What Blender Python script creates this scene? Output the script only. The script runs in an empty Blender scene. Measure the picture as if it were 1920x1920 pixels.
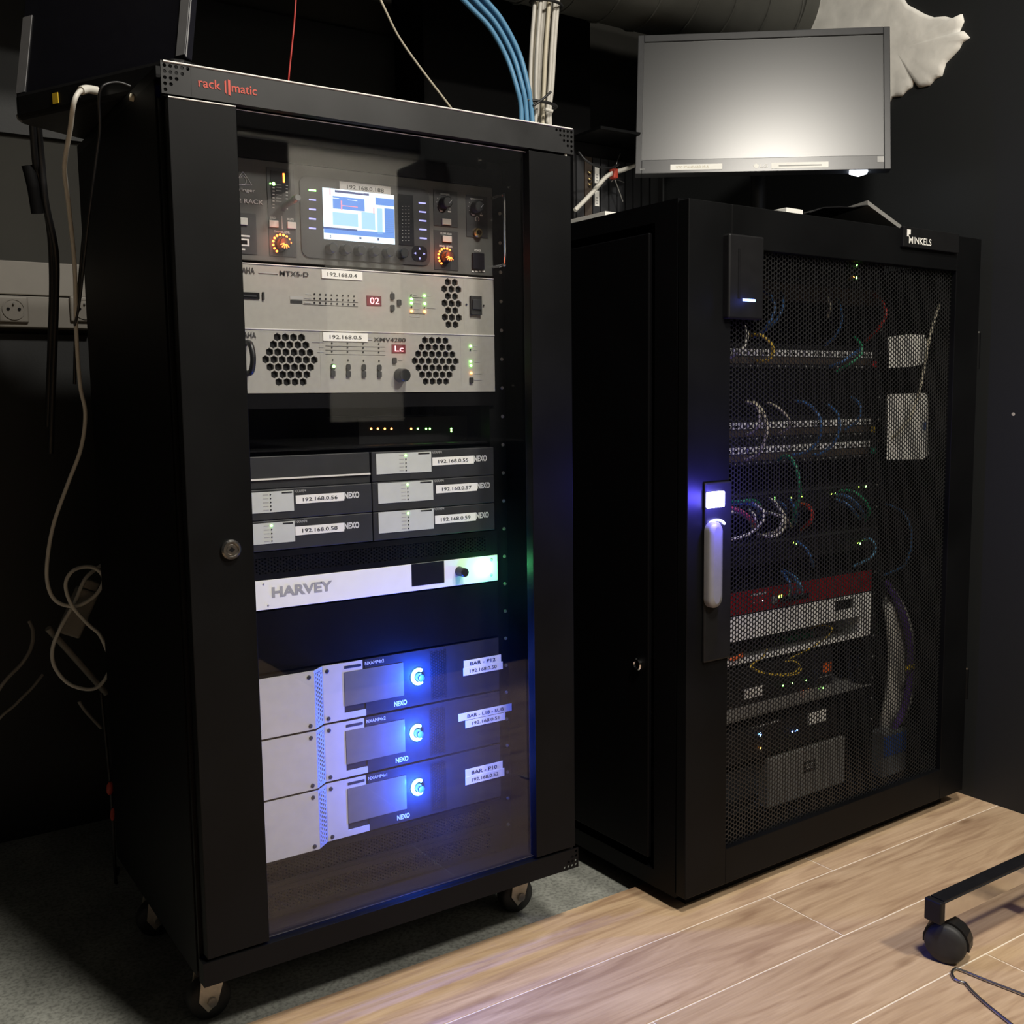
import bpy, math, random
from mathutils import Vector, Matrix
random.seed(7)
SC = bpy.context.scene
COL = SC.collection

# ---------------------------------------------------------------- camera
F_PX = 1934.99
CAM = Vector((-0.35554, -1.26000, 0.84539))
YAW, PITCH, ROLL = 0.586297, 0.107574, -0.013079
def cam_axes():
    cy, sy = math.cos(YAW), math.sin(YAW)
    fwd = Vector((sy, cy, 0)); right = Vector((cy, -sy, 0)); up = Vector((0, 0, 1))
    f2 = fwd*math.cos(PITCH) - up*math.sin(PITCH)
    u2 = up*math.cos(PITCH) + fwd*math.sin(PITCH)
    r3 = right*math.cos(ROLL) + u2*math.sin(ROLL)
    u3 = -right*math.sin(ROLL) + u2*math.cos(ROLL)
    return r3, u3, f2
CR, CU, CF = cam_axes()
cd = bpy.data.cameras.new('camera'); cam = bpy.data.objects.new('camera', cd); COL.objects.link(cam)
cd.sensor_width = 36.0; cd.lens = F_PX/1920*36.0; cd.clip_start = 0.02; cd.clip_end = 30
m3 = Matrix((CR, CU, -CF)).transposed()
cam.matrix_world = Matrix.Translation(CAM) @ m3.to_4x4()
SC.camera = cam

# ---------------------------------------------------------------- world, lights, exposure
W = bpy.data.worlds.new('world'); SC.world = W; W.use_nodes = True
W.node_tree.nodes['Background'].inputs[0].default_value = (0.6, 0.7, 1.0, 1)
W.node_tree.nodes['Background'].inputs[1].default_value = 0.002
SC.view_settings.view_transform = 'Standard'; SC.view_settings.look = 'None'
SC.view_settings.gamma = 1.0; SC.view_settings.use_curve_mapping = False
SC.view_settings.exposure = 0.0
try:
    SC.cycles.max_bounces = 7; SC.cycles.diffuse_bounces = 3; SC.cycles.glossy_bounces = 3; SC.cycles.use_adaptive_sampling = True; SC.cycles.adaptive_threshold = 0.02
except AttributeError: pass
LAMPS = [  # x, y, z, size, watts, colour : the two ceiling lamps of the room
    (0.42, -1.10, 2.42, 0.30, 48.0, (1.0, 0.94, 0.84)),
    (1.18, -2.05, 2.42, 0.30, 56.0, (1.0, 0.94, 0.84)),
]
for i, (x, y, z, s, e, c) in enumerate(LAMPS):
    ld = bpy.data.lights.new('ceiling_lamp_light', 'AREA'); ld.shape = 'DISK'; ld.size = s
    ld.energy = e; ld.color = c
    lo = bpy.data.objects.new('ceiling_lamp_light', ld); COL.objects.link(lo)
    lo.location = (x, y, z)
def point_light(name, loc, e, c, r=0.006):
    ld = bpy.data.lights.new(name, 'POINT'); ld.energy = e; ld.color = c; ld.shadow_soft_size = r
    o = bpy.data.objects.new(name, ld); COL.objects.link(o); o.location = loc
    return o

# ---------------------------------------------------------------- measuring helpers
def ray(x, y): return CF + CR*((x-960)/F_PX) + CU*((960-y)/F_PX)
def onY(x, y, Y):
    d = ray(x, y); return CAM + d*((Y-CAM.y)/d.y)
def onX(x, y, X):
    d = ray(x, y); return CAM + d*((X-CAM.x)/d.x)
def onZ(x, y, Z):
    d = ray(x, y); return CAM + d*((Z-CAM.z)/d.z)
R2 = Matrix.Translation((0.76611, -0.06921, 0)) @ Matrix.Rotation(0.024994, 4, 'Z')   # right rack frame
R2I = R2.inverted()
def onR(x, y, yl):                       # right-rack frame, plane y = yl
    c = R2I @ CAM; d = R2I.to_3x3() @ ray(x, y)
    return c + d*((yl-c.y)/d.y)

# ---------------------------------------------------------------- materials
MATS = {}
def mat(name, col, rough=0.5, metal=0.0, spec=0.5, noise=0.0, scale=40.0, bump=0.0, em=None, es=0.0, stretch=None, rvar=0.0):
    if name in MATS: return MATS[name]
    m = bpy.data.materials.new(name); m.use_nodes = True; nt = m.node_tree
    b = nt.nodes['Principled BSDF']
    b.inputs['Base Color'].default_value = (*col, 1); b.inputs['Roughness'].default_value = rough
    b.inputs['Metallic'].default_value = metal; b.inputs['Specular IOR Level'].default_value = spec
    if em:
        b.inputs['Emission Color'].default_value = (*em, 1); b.inputs['Emission Strength'].default_value = es
    if noise or bump or rvar:
        tc = nt.nodes.new('ShaderNodeTexCoord'); n = nt.nodes.new('ShaderNodeTexNoise')
        n.inputs['Scale'].default_value = scale; n.inputs['Detail'].default_value = 5
        if stretch:
            mp = nt.nodes.new('ShaderNodeMapping'); mp.inputs['Scale'].default_value = stretch
            nt.links.new(tc.outputs['Object'], mp.inputs[0]); nt.links.new(mp.outputs[0], n.inputs['Vector'])
        else: nt.links.new(tc.outputs['Object'], n.inputs['Vector'])
        if noise:
            r = nt.nodes.new('ShaderNodeValToRGB')
            lo = tuple(max(0, c*(1-noise)) for c in col); hi = tuple(min(1, c*(1+noise)) for c in col)
            r.color_ramp.elements[0].position = 0.3; r.color_ramp.elements[1].position = 0.7
            r.color_ramp.elements[0].color = (*lo, 1); r.color_ramp.elements[1].color = (*hi, 1)
            nt.links.new(n.outputs['Fac'], r.inputs[0]); nt.links.new(r.outputs[0], b.inputs['Base Color'])
        if rvar:
            mr = nt.nodes.new('ShaderNodeMapRange')
            mr.inputs['To Min'].default_value = max(0.02, rough-rvar); mr.inputs['To Max'].default_value = min(1, rough+rvar)
            nt.links.new(n.outputs['Fac'], mr.inputs['Value']); nt.links.new(mr.outputs[0], b.inputs['Roughness'])
        if bump:
            bp = nt.nodes.new('ShaderNodeBump'); bp.inputs['Strength'].default_value = bump; bp.inputs['Distance'].default_value = 0.002
            nt.links.new(n.outputs['Fac'], bp.inputs['Height']); nt.links.new(bp.outputs[0], b.inputs['Normal'])
    MATS[name] = m; return m
def emit(name, col, s): return mat(name, (0.02, 0.02, 0.02), 0.4, em=col, es=s)

def glass_mat():
    m = bpy.data.materials.new('door_glass'); m.use_nodes = True; nt = m.node_tree
    for n in list(nt.nodes):
        if n.type != 'OUTPUT_MATERIAL': nt.nodes.remove(n)
    out = [n for n in nt.nodes if n.type == 'OUTPUT_MATERIAL'][0]
    tr = nt.nodes.new('ShaderNodeBsdfTransparent'); tr.inputs[0].default_value = (0.985, 0.99, 0.99, 1)
    gl = nt.nodes.new('ShaderNodeBsdfGlossy'); gl.inputs['Roughness'].default_value = 0.02
    gl.inputs['Color'].default_value = (1, 1, 1, 1)
    fr = nt.nodes.new('ShaderNodeFresnel'); ge = nt.nodes.new('ShaderNodeNewGeometry')
    io = nt.nodes.new('ShaderNodeMapRange'); io.inputs['To Min'].default_value = 1.40; io.inputs['To Max'].default_value = 1/1.40
    nt.links.new(ge.outputs['Backfacing'], io.inputs['Value']); nt.links.new(io.outputs[0], fr.inputs[0])
    mx = nt.nodes.new('ShaderNodeMixShader')
    nt.links.new(fr.outputs[0], mx.inputs[0]); nt.links.new(tr.outputs[0], mx.inputs[1]); nt.links.new(gl.outputs[0], mx.inputs[2])
    # a film of dust on the pane: scatters a little of the light that passes
    tl = nt.nodes.new('ShaderNodeBsdfTranslucent'); tl.inputs[0].default_value = (0.85, 0.87, 0.9, 1)
    tc = nt.nodes.new('ShaderNodeTexCoord'); nz = nt.nodes.new('ShaderNodeTexNoise'); nz.inputs['Scale'].default_value = 9; nz.inputs['Detail'].default_value = 7
    rp = nt.nodes.new('ShaderNodeMapRange'); rp.inputs['From Min'].default_value = 0.35; rp.inputs['From Max'].default_value = 0.75
    rp.inputs['To Min'].default_value = 0.0012; rp.inputs['To Max'].default_value = 0.0055
    nt.links.new(tc.outputs['Object'], nz.inputs['Vector']); nt.links.new(nz.outputs['Fac'], rp.inputs['Value'])
    m2 = nt.nodes.new('ShaderNodeMixShader'); nt.links.new(rp.outputs[0], m2.inputs[0])
    nt.links.new(mx.outputs[0], m2.inputs[1]); nt.links.new(tl.outputs[0], m2.inputs[2])
    nt.links.new(m2.outputs[0], out.inputs[0]); MATS['door_glass'] = m; return m

def wood_mat():
    m = bpy.data.materials.new('oak_plank'); m.use_nodes = True; nt = m.node_tree; L = nt.links.new
    b = nt.nodes['Principled BSDF']; b.inputs['Roughness'].default_value = 0.42; b.inputs['Specular IOR Level'].default_value = 0.4
    tc = nt.nodes.new('ShaderNodeTexCoord'); oi = nt.nodes.new('ShaderNodeObjectInfo')
    off = nt.nodes.new('ShaderNodeVectorMath'); off.operation = 'ADD'
    mul = nt.nodes.new('ShaderNodeMath'); mul.operation = 'MULTIPLY'; mul.inputs[1].default_value = 37.0
    L(oi.outputs['Random'], mul.inputs[0]); L(tc.outputs['Object'], off.inputs[0]); L(mul.outputs[0], off.inputs[1])
    mp = nt.nodes.new('ShaderNodeMapping'); mp.inputs['Scale'].default_value = (1.6, 14, 14); L(off.outputs[0], mp.inputs[0])
    n1 = nt.nodes.new('ShaderNodeTexNoise'); n1.inputs['Scale'].default_value = 2.2; n1.inputs['Detail'].default_value = 8; n1.inputs['Distortion'].default_value = 1.6
    L(mp.outputs[0], n1.inputs['Vector'])
    mp2 = nt.nodes.new('ShaderNodeMapping'); mp2.inputs['Scale'].default_value = (6, 130, 130); L(off.outputs[0], mp2.inputs[0])
    n2 = nt.nodes.new('ShaderNodeTexNoise'); n2.inputs['Scale'].default_value = 2.0; n2.inputs['Detail'].default_value = 4; L(mp2.outputs[0], n2.inputs['Vector'])
    r1 = nt.nodes.new('ShaderNodeValToRGB'); e = r1.color_ramp.elements
    e[0].position = 0.28; e[0].color = (0.33, 0.20, 0.108, 1); e[1].position = 0.74; e[1].color = (0.60, 0.425, 0.255, 1)
    k = e.new(0.5); k.color = (0.495, 0.335, 0.19, 1)
    L(n1.outputs['Fac'], r1.inputs[0])
    r2 = nt.nodes.new('ShaderNodeValToRGB'); r2.color_ramp.elements[0].position = 0.3; r2.color_ramp.elements[0].color = (0.82, 0.79, 0.76, 1)
    r2.color_ramp.elements[1].position = 0.62; r2.color_ramp.elements[1].color = (1.04, 1.04, 1.04, 1); L(n2.outputs['Fac'], r2.inputs[0])
    mx = nt.nodes.new('ShaderNodeMix'); mx.data_type = 'RGBA'; mx.blend_type = 'MULTIPLY'; mx.inputs[0].default_value = 0.6
    L(r1.outputs[0], mx.inputs[6]); L(r2.outputs[0], mx.inputs[7])
    # knots
    vo = nt.nodes.new('ShaderNodeTexVoronoi'); vo.inputs['Scale'].default_value = 1.0
    mp3 = nt.nodes.new('ShaderNodeMapping'); mp3.inputs['Scale'].default_value = (3.2, 7.5, 7.5); L(off.outputs[0], mp3.inputs[0]); L(mp3.outputs[0], vo.inputs['Vector'])
    r3 = nt.nodes.new('ShaderNodeValToRGB'); r3.color_ramp.elements[0].position = 0.03; r3.color_ramp.elements[0].color = (0.42, 0.33, 0.27, 1)
    r3.color_ramp.elements[1].position = 0.10; r3.color_ramp.elements[1].color = (1, 1, 1, 1); L(vo.outputs['Distance'], r3.inputs[0])
    mx2 = nt.nodes.new('ShaderNodeMix'); mx2.data_type = 'RGBA'; mx2.blend_type = 'MULTIPLY'; mx2.inputs[0].default_value = 0.8
    L(mx.outputs[2], mx2.inputs[6]); L(r3.outputs[0], mx2.inputs[7])
    hs = nt.nodes.new('ShaderNodeHueSaturation'); mr = nt.nodes.new('ShaderNodeMapRange'); mr.inputs['To Min'].default_value = 0.86; mr.inputs['To Max'].default_value = 1.1
    L(oi.outputs['Random'], mr.inputs['Value']); L(mr.outputs[0], hs.inputs['Value']); hs.inputs['Saturation'].default_value = 0.92
    L(mx2.outputs[2], hs.inputs['Color']); L(hs.outputs[0], b.inputs['Base Color'])
    bp = nt.nodes.new('ShaderNodeBump'); bp.inputs['Strength'].default_value = 0.15; bp.inputs['Distance'].default_value = 0.001
    L(n2.outputs['Fac'], bp.inputs['Height']); L(bp.outputs[0], b.inputs['Normal'])
    MATS['oak_plank'] = m; return m

def concrete_mat():
    m = bpy.data.materials.new('concrete'); m.use_nodes = True; nt = m.node_tree; L = nt.links.new
    b = nt.nodes['Principled BSDF']; b.inputs['Roughness'].default_value = 0.85
    tc = nt.nodes.new('ShaderNodeTexCoord')
    n1 = nt.nodes.new('ShaderNodeTexNoise'); n1.inputs['Scale'].default_value = 7; n1.inputs['Detail'].default_value = 10; n1.inputs['Roughness'].default_value = 0.7
    n2 = nt.nodes.new('ShaderNodeTexNoise'); n2.inputs['Scale'].default_value = 160; n2.inputs['Detail'].default_value = 3
    L(tc.outputs['Object'], n1.inputs['Vector']); L(tc.outputs['Object'], n2.inputs['Vector'])
    r = nt.nodes.new('ShaderNodeValToRGB'); r.color_ramp.elements[0].position = 0.3; r.color_ramp.elements[0].color = (0.17, 0.175, 0.155, 1)
    r.color_ramp.elements[1].position = 0.7; r.color_ramp.elements[1].color = (0.40, 0.41, 0.365, 1); L(n1.outputs['Fac'], r.inputs[0])
    r2 = nt.nodes.new('ShaderNodeValToRGB'); r2.color_ramp.elements[0].position = 0.36; r2.color_ramp.elements[0].color = (0.45, 0.45, 0.45, 1)
    r2.color_ramp.elements[1].position = 0.55; r2.color_ramp.elements[1].color = (1, 1, 1, 1); L(n2.outputs['Fac'], r2.inputs[0])
    mx = nt.nodes.new('ShaderNodeMix'); mx.data_type = 'RGBA'; mx.blend_type = 'MULTIPLY'; mx.inputs[0].default_value = 0.7
    L(r.outputs[0], mx.inputs[6]); L(r2.outputs[0], mx.inputs[7]); L(mx.outputs[2], b.inputs['Base Color'])
    bp = nt.nodes.new('ShaderNodeBump'); bp.inputs['Strength'].default_value = 0.5; bp.inputs['Distance'].default_value = 0.004
    L(n1.outputs['Fac'], bp.inputs['Height']); L(bp.outputs[0], b.inputs['Normal']); MATS['concrete'] = m; return m

def black_wall_mat():
    m = bpy.data.materials.new('black_wall_paint'); m.use_nodes = True; nt = m.node_tree; L = nt.links.new
    b = nt.nodes['Principled BSDF']; b.inputs['Roughness'].default_value = 0.55; b.inputs['Specular IOR Level'].default_value = 0.35
    tc = nt.nodes.new('ShaderNodeTexCoord'); v = nt.nodes.new('ShaderNodeTexVoronoi'); v.inputs['Scale'].default_value = 9.0
    n = nt.nodes.new('ShaderNodeTexNoise'); n.inputs['Scale'].default_value = 60; n.inputs['Detail'].default_value = 3
    add = nt.nodes.new('ShaderNodeMath'); add.operation = 'MULTIPLY_ADD'; add.inputs[1].default_value = 0.06
    L(tc.outputs['Object'], v.inputs['Vector']); L(tc.outputs['Object'], n.inputs['Vector'])
    L(n.outputs['Fac'], add.inputs[0]); L(v.outputs['Distance'], add.inputs[2])
    r = nt.nodes.new('ShaderNodeValToRGB'); r.color_ramp.interpolation = 'CONSTANT'
    r.color_ramp.elements[0].position = 0.0; r.color_ramp.elements[0].color = (0.45, 0.42, 0.36, 1)      # chips in the paint
    r.color_ramp.elements[1].position = 0.062; r.color_ramp.elements[1].color = (0.016, 0.0173, 0.018, 1)
    L(add.outputs[0], r.inputs[0]); L(r.outputs[0], b.inputs['Base Color'])
    n3 = nt.nodes.new('ShaderNodeTexNoise'); n3.inputs['Scale'].default_value = 300; L(tc.outputs['Object'], n3.inputs['Vector'])
    bp = nt.nodes.new('ShaderNodeBump'); bp.inputs['Strength'].default_value = 0.12; bp.inputs['Distance'].default_value = 0.001
    L(n3.outputs['Fac'], bp.inputs['Height']); L(bp.outputs[0], b.inputs['Normal']); MATS['black_wall_paint'] = m; return m

GLASS = glass_mat(); WOOD = wood_mat(); CONC = concrete_mat(); BWALL = black_wall_mat()
def M(n): return MATS[n]
mat('rack_black', (0.0033, 0.0035, 0.0038), 0.45, spec=0.13, noise=0.3, scale=6, rvar=0.1)
mat('mesh_black', (0.012, 0.012, 0.012), 0.35, spec=0.5, noise=0.2, scale=60)
mat('rack_black_dark', (0.0025, 0.0025, 0.003), 0.5, spec=0.1, noise=0.2, scale=8)
mat('cap_metal', (0.016, 0.0165, 0.017), 0.4, spec=0.3, noise=0.5, scale=9, rvar=0.12)
mat('matt_black', (0.004, 0.004, 0.0045), 0.7, spec=0.15, noise=0.2, scale=30)
mat('plastic_black', (0.007, 0.007, 0.0075), 0.45, spec=0.25, noise=0.15, scale=50)
mat('rubber', (0.016, 0.016, 0.016), 0.6, noise=0.2, scale=60)
mat('steel', (0.45, 0.44, 0.42), 0.28, metal=1.0, noise=0.15, scale=80)
mat('chrome', (0.72, 0.72, 0.72), 0.12, metal=1.0, noise=0.05, scale=60)
mat('zinc', (0.52, 0.48, 0.40), 0.45, metal=0.6, noise=0.2, scale=60)
mat('silver_face', (0.34, 0.33, 0.30), 0.45, noise=0.05, scale=120)
mat('silver_edge', (0.72, 0.70, 0.66), 0.35, noise=0.05, scale=120)
mat('white_face', (0.88, 0.88, 0.85), 0.45, noise=0.03, scale=60)
mat('amp_white', (0.50, 0.485, 0.475), 0.5, noise=0.04, scale=60)
mat('grey_plate', (0.55, 0.57, 0.54), 0.5, noise=0.04, scale=60)
mat('mixer_face', (0.075, 0.077, 0.072), 0.5, noise=0.1, scale=60)
mat('mixer_dark', (0.028, 0.028, 0.030), 0.4, noise=0.1, scale=60)
mat('bezel_black', (0.008, 0.008, 0.012), 0.3, spec=0.3, noise=0.1, scale=60)
mat('button_grey', (0.42, 0.42, 0.39), 0.5, noise=0.05, scale=60)
mat('knob_black', (0.014, 0.015, 0.016), 0.4, noise=0.1, scale=60)
mat('label_white', (0.84, 0.83, 0.78), 0.55, noise=0.02, scale=60)
mat('ink_black', (0.012, 0.012, 0.012), 0.6, noise=0.1, scale=60)
mat('ink_grey', (0.36, 0.36, 0.35), 0.6, noise=0.05, scale=60)
mat('ink_white', (0.62, 0.62, 0.60), 0.6, noise=0.05, scale=60)
mat('ink_red', (0.50, 0.06, 0.035), 0.55, noise=0.1, scale=60)
mat('amp_display', (0.13, 0.125, 0.12), 0.15, noise=0.05, scale=60)
mat('device_black', (0.009, 0.009, 0.010), 0.42, spec=0.3, noise=0.15, scale=40)
mat('amp_white_shaded', (0.30, 0.30, 0.31), 0.5, noise=0.05, scale=60)  # amp white made darker: shade on the right-facing slant is in the colour
mat('amp_black', (0.024, 0.023, 0.027), 0.6, spec=0.12, noise=0.1, scale=60)
mat('device_grey', (0.030, 0.031, 0.034), 0.45, spec=0.3, noise=0.1, scale=40)
mat('grey_metal', (0.24, 0.235, 0.22), 0.5, noise=0.08, scale=40)
mat('red_metal', (0.20, 0.006, 0.010), 0.42, noise=0.1, scale=40)
mat('cream_wall', (0.66, 0.63, 0.56), 0.8, noise=0.06, scale=5, bump=0.1)
mat('shaded_cream_wall', (0.030, 0.029, 0.024), 0.85, noise=0.12, scale=5, bump=0.1)  # cream wall with its shade darkened into the base colour
mat('cream_plastic', (0.19, 0.175, 0.15), 0.5, noise=0.04, scale=30)  # cream trunking, darkened in colour for the shade it hangs in
mat('plaster', (0.84, 0.82, 0.76), 0.85, noise=0.12, scale=22, bump=0.9)
mat('duct_metal', (0.075, 0.075, 0.066), 0.6, metal=0.1, noise=0.2, scale=8)
mat('grout', (0.74, 0.65, 0.53), 0.8, noise=0.08, scale=60)
mat('ceiling_black', (0.012, 0.012, 0.012), 0.85, noise=0.2, scale=8)
mat('monitor_bezel', (0.035, 0.036, 0.038), 0.30, noise=0.08, scale=60)
mat('monitor_screen', (0.012, 0.013, 0.013), 0.31, spec=0.9, noise=0.03, scale=120)
mat('cable_white', (0.62, 0.60, 0.54), 0.5, noise=0.05, scale=60)
mat('cable_cream', (0.55, 0.50, 0.38), 0.5, noise=0.05, scale=60)
mat('cable_grey', (0.52, 0.50, 0.45), 0.5, noise=0.08, scale=60)
mat('cable_grey_shaded', (0.20, 0.185, 0.16), 0.55, noise=0.08, scale=60)  # darker copy of the grey cable, rack's shadow painted into the colour
mat('cable_blue', (0.045, 0.13, 0.32), 0.45, noise=0.08, scale=60)
mat('cable_lightblue', (0.10, 0.27, 0.45), 0.45, noise=0.08, scale=60)
mat('cable_red', (0.45, 0.03, 0.022), 0.45, noise=0.08, scale=60)
mat('cable_pink', (0.45, 0.05, 0.13), 0.45, noise=0.08, scale=60)
mat('cable_green', (0.02, 0.24, 0.11), 0.45, noise=0.08, scale=60)
mat('cable_yellow', (0.62, 0.42, 0.05), 0.45, noise=0.08, scale=60)
mat('cable_purple', (0.10, 0.045, 0.24), 0.45, noise=0.08, scale=60)
mat('cable_black', (0.010, 0.010, 0.011), 0.45, noise=0.08, scale=60)
mat('tag_red', (0.55, 0.03, 0.03), 0.5, noise=0.05, scale=60)
mat('tag_yellow', (0.65, 0.45, 0.03), 0.5, noise=0.05, scale=60)
mat('tag_green', (0.02, 0.35, 0.22), 0.5, noise=0.05, scale=60)
mat('tag_orange', (0.75, 0.13, 0.02), 0.5, noise=0.05, scale=60)
mat('brass', (0.75, 0.55, 0.25), 0.25, metal=1.0, noise=0.05, scale=60)
mat('port_white', (0.78, 0.78, 0.76), 0.5, noise=0.05, scale=60)
mat('brown_strip', (0.05, 0.035, 0.025), 0.7, noise=0.3, scale=60)
mat('handle_grey', (0.20, 0.20, 0.205), 0.45, metal=0.2, noise=0.05, scale=60)
mat('blue_plastic', (0.02, 0.07, 0.30), 0.5, noise=0.1, scale=60)
mat('bag_plastic', (0.14, 0.15, 0.16), 0.2, noise=0.3, scale=14, bump=0.8)
emit('led_green', (0.25, 1.0, 0.12), 14); emit('led_amber', (1.0, 0.36, 0.05), 14); emit('led_red', (1.0, 0.03, 0.05), 7)
emit('led_orange', (1.0, 0.15, 0.02), 9); emit('led_white', (0.85, 0.92, 1.0), 18); emit('led_blue', (0.12, 0.32, 1.0), 22)
emit('led_ring', (0.12, 0.50, 1.0), 34); emit('led_handle', (0.34, 0.34, 1.0), 32); emit('led_bar', (0.16, 0.30, 1.0), 12)
emit('led_lime', (0.55, 1.0, 0.08), 9); emit('led_bright_green', (0.20, 1.0, 0.38), 40)
emit('screen_white', (0.78, 0.90, 1.0), 1.35); emit('screen_blue', (0.12, 0.34, 0.95), 0.9); emit('screen_navy', (0.06, 0.09, 0.34), 0.6)
emit('screen_cyan', (0.45, 0.78, 1.0), 1.0); emit('screen_pink', (1.0, 0.35, 0.5), 1.0); emit('legend_violet', (0.42, 0.40, 1.0), 1.6)
emit('segment_dark', (0.35, 0.0, 0.02), 0.35); emit('segment_lit', (1.0, 0.35, 0.38), 3.0); emit('screen_tint', (0.10, 0.10, 0.35), 0.06)

# ---------------------------------------------------------------- mesh building
class MB:
    def __init__(s): s.v = []; s.f = []; s.sm = []
    def add(s, vs, fs, smooth=False):
        o = len(s.v); s.v += [tuple(v) for v in vs]; s.f += [tuple(i+o for i in f) for f in fs]; s.sm += [smooth]*len(fs); return s
    def box(s, x0, x1, y0, y1, z0, z1):
        x0, x1 = min(x0, x1), max(x0, x1); y0, y1 = min(y0, y1), max(y0, y1); z0, z1 = min(z0, z1), max(z0, z1)
        vs = [(x, y, z) for z in (z0, z1) for y in (y0, y1) for x in (x0, x1)]
        return s.add(vs, [(0,2,3,1),(4,5,7,6),(0,1,5,4),(2,6,7,3),(0,4,6,2),(1,3,7,5)])
    def prism(s, poly, y0, y1):            # poly = list of (x,z), extruded along y
        n = len(poly); vs = [(x, y0, z) for x, z in poly] + [(x, y1, z) for x, z in poly]
        return s.add(vs, [tuple(range(n)), tuple(range(2*n-1, n-1, -1))] + [(i, i+n, (i+1) % n + n, (i+1) % n) for i in range(n)])
    def prismz(s, poly, z0, z1):           # poly = list of (x,y), extruded along z
        n = len(poly); vs = [(x, y, z0) for x, y in poly] + [(x, y, z1) for x, y in poly]
        return s.add(vs, [tuple(range(n-1, -1, -1)), tuple(range(n, 2*n))] + [(i, (i+1) % n, (i+1) % n + n, i+n) for i in range(n)])
    def rings(s, rings, cap=True, smooth=True, closed=True):
        n = len(rings[0]); vs = [p for r in rings for p in r]; fs = []
        for k in range(len(rings)-1):
            for i in range(n): fs.append((k*n+i, k*n+(i+1) % n, (k+1)*n+(i+1) % n, (k+1)*n+i))
        s.add(vs, fs, smooth)
        if cap:
            s.add(rings[0], [tuple(range(n-1, -1, -1))]); s.add(rings[-1], [tuple(range(n))])
        return s
    def lathe(s, base, axis, prof, n=20, smooth=False):   # prof = [(r, t)] along axis from base
        a = Vector(axis).normalized(); u = a.orthogonal().normalized(); w = a.cross(u); b = Vector(base)
        rs = [[b + a*t + (u*math.cos(2*math.pi*i/n) + w*math.sin(2*math.pi*i/n))*r for i in range(n)] for r, t in prof]
        return s.rings(rs, True, smooth)
    def cyl(s, p0, p1, r, n=14, smooth=True):
        p0 = Vector(p0); p1 = Vector(p1); return s.lathe(p0, p1-p0, [(r, 0), (r, (p1-p0).length)], n, smooth)
    def tube(s, pts, r, n=7, sub=6, smooth=True):
        P = [Vector(p) for p in pts]; Q = []
        if sub > 1 and len(P) > 2:
            for i in range(len(P)-1):
                a = P[max(0, i-1)]; b = P[i]; c = P[i+1]; d = P[min(len(P)-1, i+2)]
                for k in range(sub):
                    t = k/sub
                    Q.append(0.5*((2*b) + (c-a)*t + (2*a-5*b+4*c-d)*t*t + (3*b-a-3*c+d)*t**3))
            Q.append(P[-1])
        else: Q = P
        rs = []; u = None
        for i, q in enumerate(Q):
            t = (Q[min(i+1, len(Q)-1)] - Q[max(i-1, 0)])
            if t.length < 1e-9: t = Vector((0, 0, 1))
            t.normalize()
            if u is None: u = t.orthogonal().normalized()
            u = (u - t*u.dot(t))
            if u.length < 1e-6: u = t.orthogonal()
            u.normalize(); w = t.cross(u)
            rs.append([q + (u*math.cos(2*math.pi*j/n) + w*math.sin(2*math.pi*j/n))*r for j in range(n)])
        return s.rings(rs, True, smooth)
    def build(s, name, m, parent=None, T=None, bevel=0.0, kind=None):
        vs = [Vector(v) for v in s.v]
        if T is not None: vs = [T @ v for v in vs]
        inv = T is not None and T.determinant() < 0
        org = Vector((0, 0, 0))
        if parent is None:
            xs = [v.x for v in vs]; ys = [v.y for v in vs]; zs = [v.z for v in vs]
            org = Vector(((min(xs)+max(xs))/2, (min(ys)+max(ys))/2, min(zs)))
        me = bpy.data.meshes.new(name)
        me.from_pydata([v-org for v in vs], [], [f[::-1] for f in s.f] if inv else s.f)
        me.polygons.foreach_set('use_smooth', s.sm)
        me.materials.append(m if not isinstance(m, str) else MATS[m]); me.update()
        o = bpy.data.objects.new(name, me); COL.objects.link(o); o.location = org
        if parent is not None: attach(o, parent)
        if bevel:
            b = o.modifiers.new('bevel', 'BEVEL'); b.width = bevel; b.segments = 2; b.limit_method = 'ANGLE'; b.angle_limit = 0.6
        if kind: o['kind'] = kind
        return o
WM = {}
def wm(o):
    if o.name in WM: return WM[o.name]
    return Matrix.Translation(o.location)
def attach(o, parent):
    # vertices are in world space: keep them there
    o.parent = parent; pw = wm(parent)
    o.matrix_parent_inverse = pw.inverted(); WM[o.name] = Matrix.Translation(o.location)
def tag(o, label, cat, group=None, kind=None):
    o['label'] = label; o['category'] = cat
    if group: o['group'] = group
    if kind: o['kind'] = kind
    return o
def thing(name, loc, label, cat, group=None):
    o = bpy.data.objects.new(name, None); o.empty_display_size = 0.05; COL.objects.link(o); o.location = loc
    return tag(o, label, cat, group)
def B(name, m, parent, x0, x1, y0, y1, z0, z1, T=None, bevel=0.0):
    return MB().box(x0, x1, y0, y1, z0, z1).build(name, m, parent, T, bevel)
def struct(o): o['kind'] = 'structure'; return o

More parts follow.
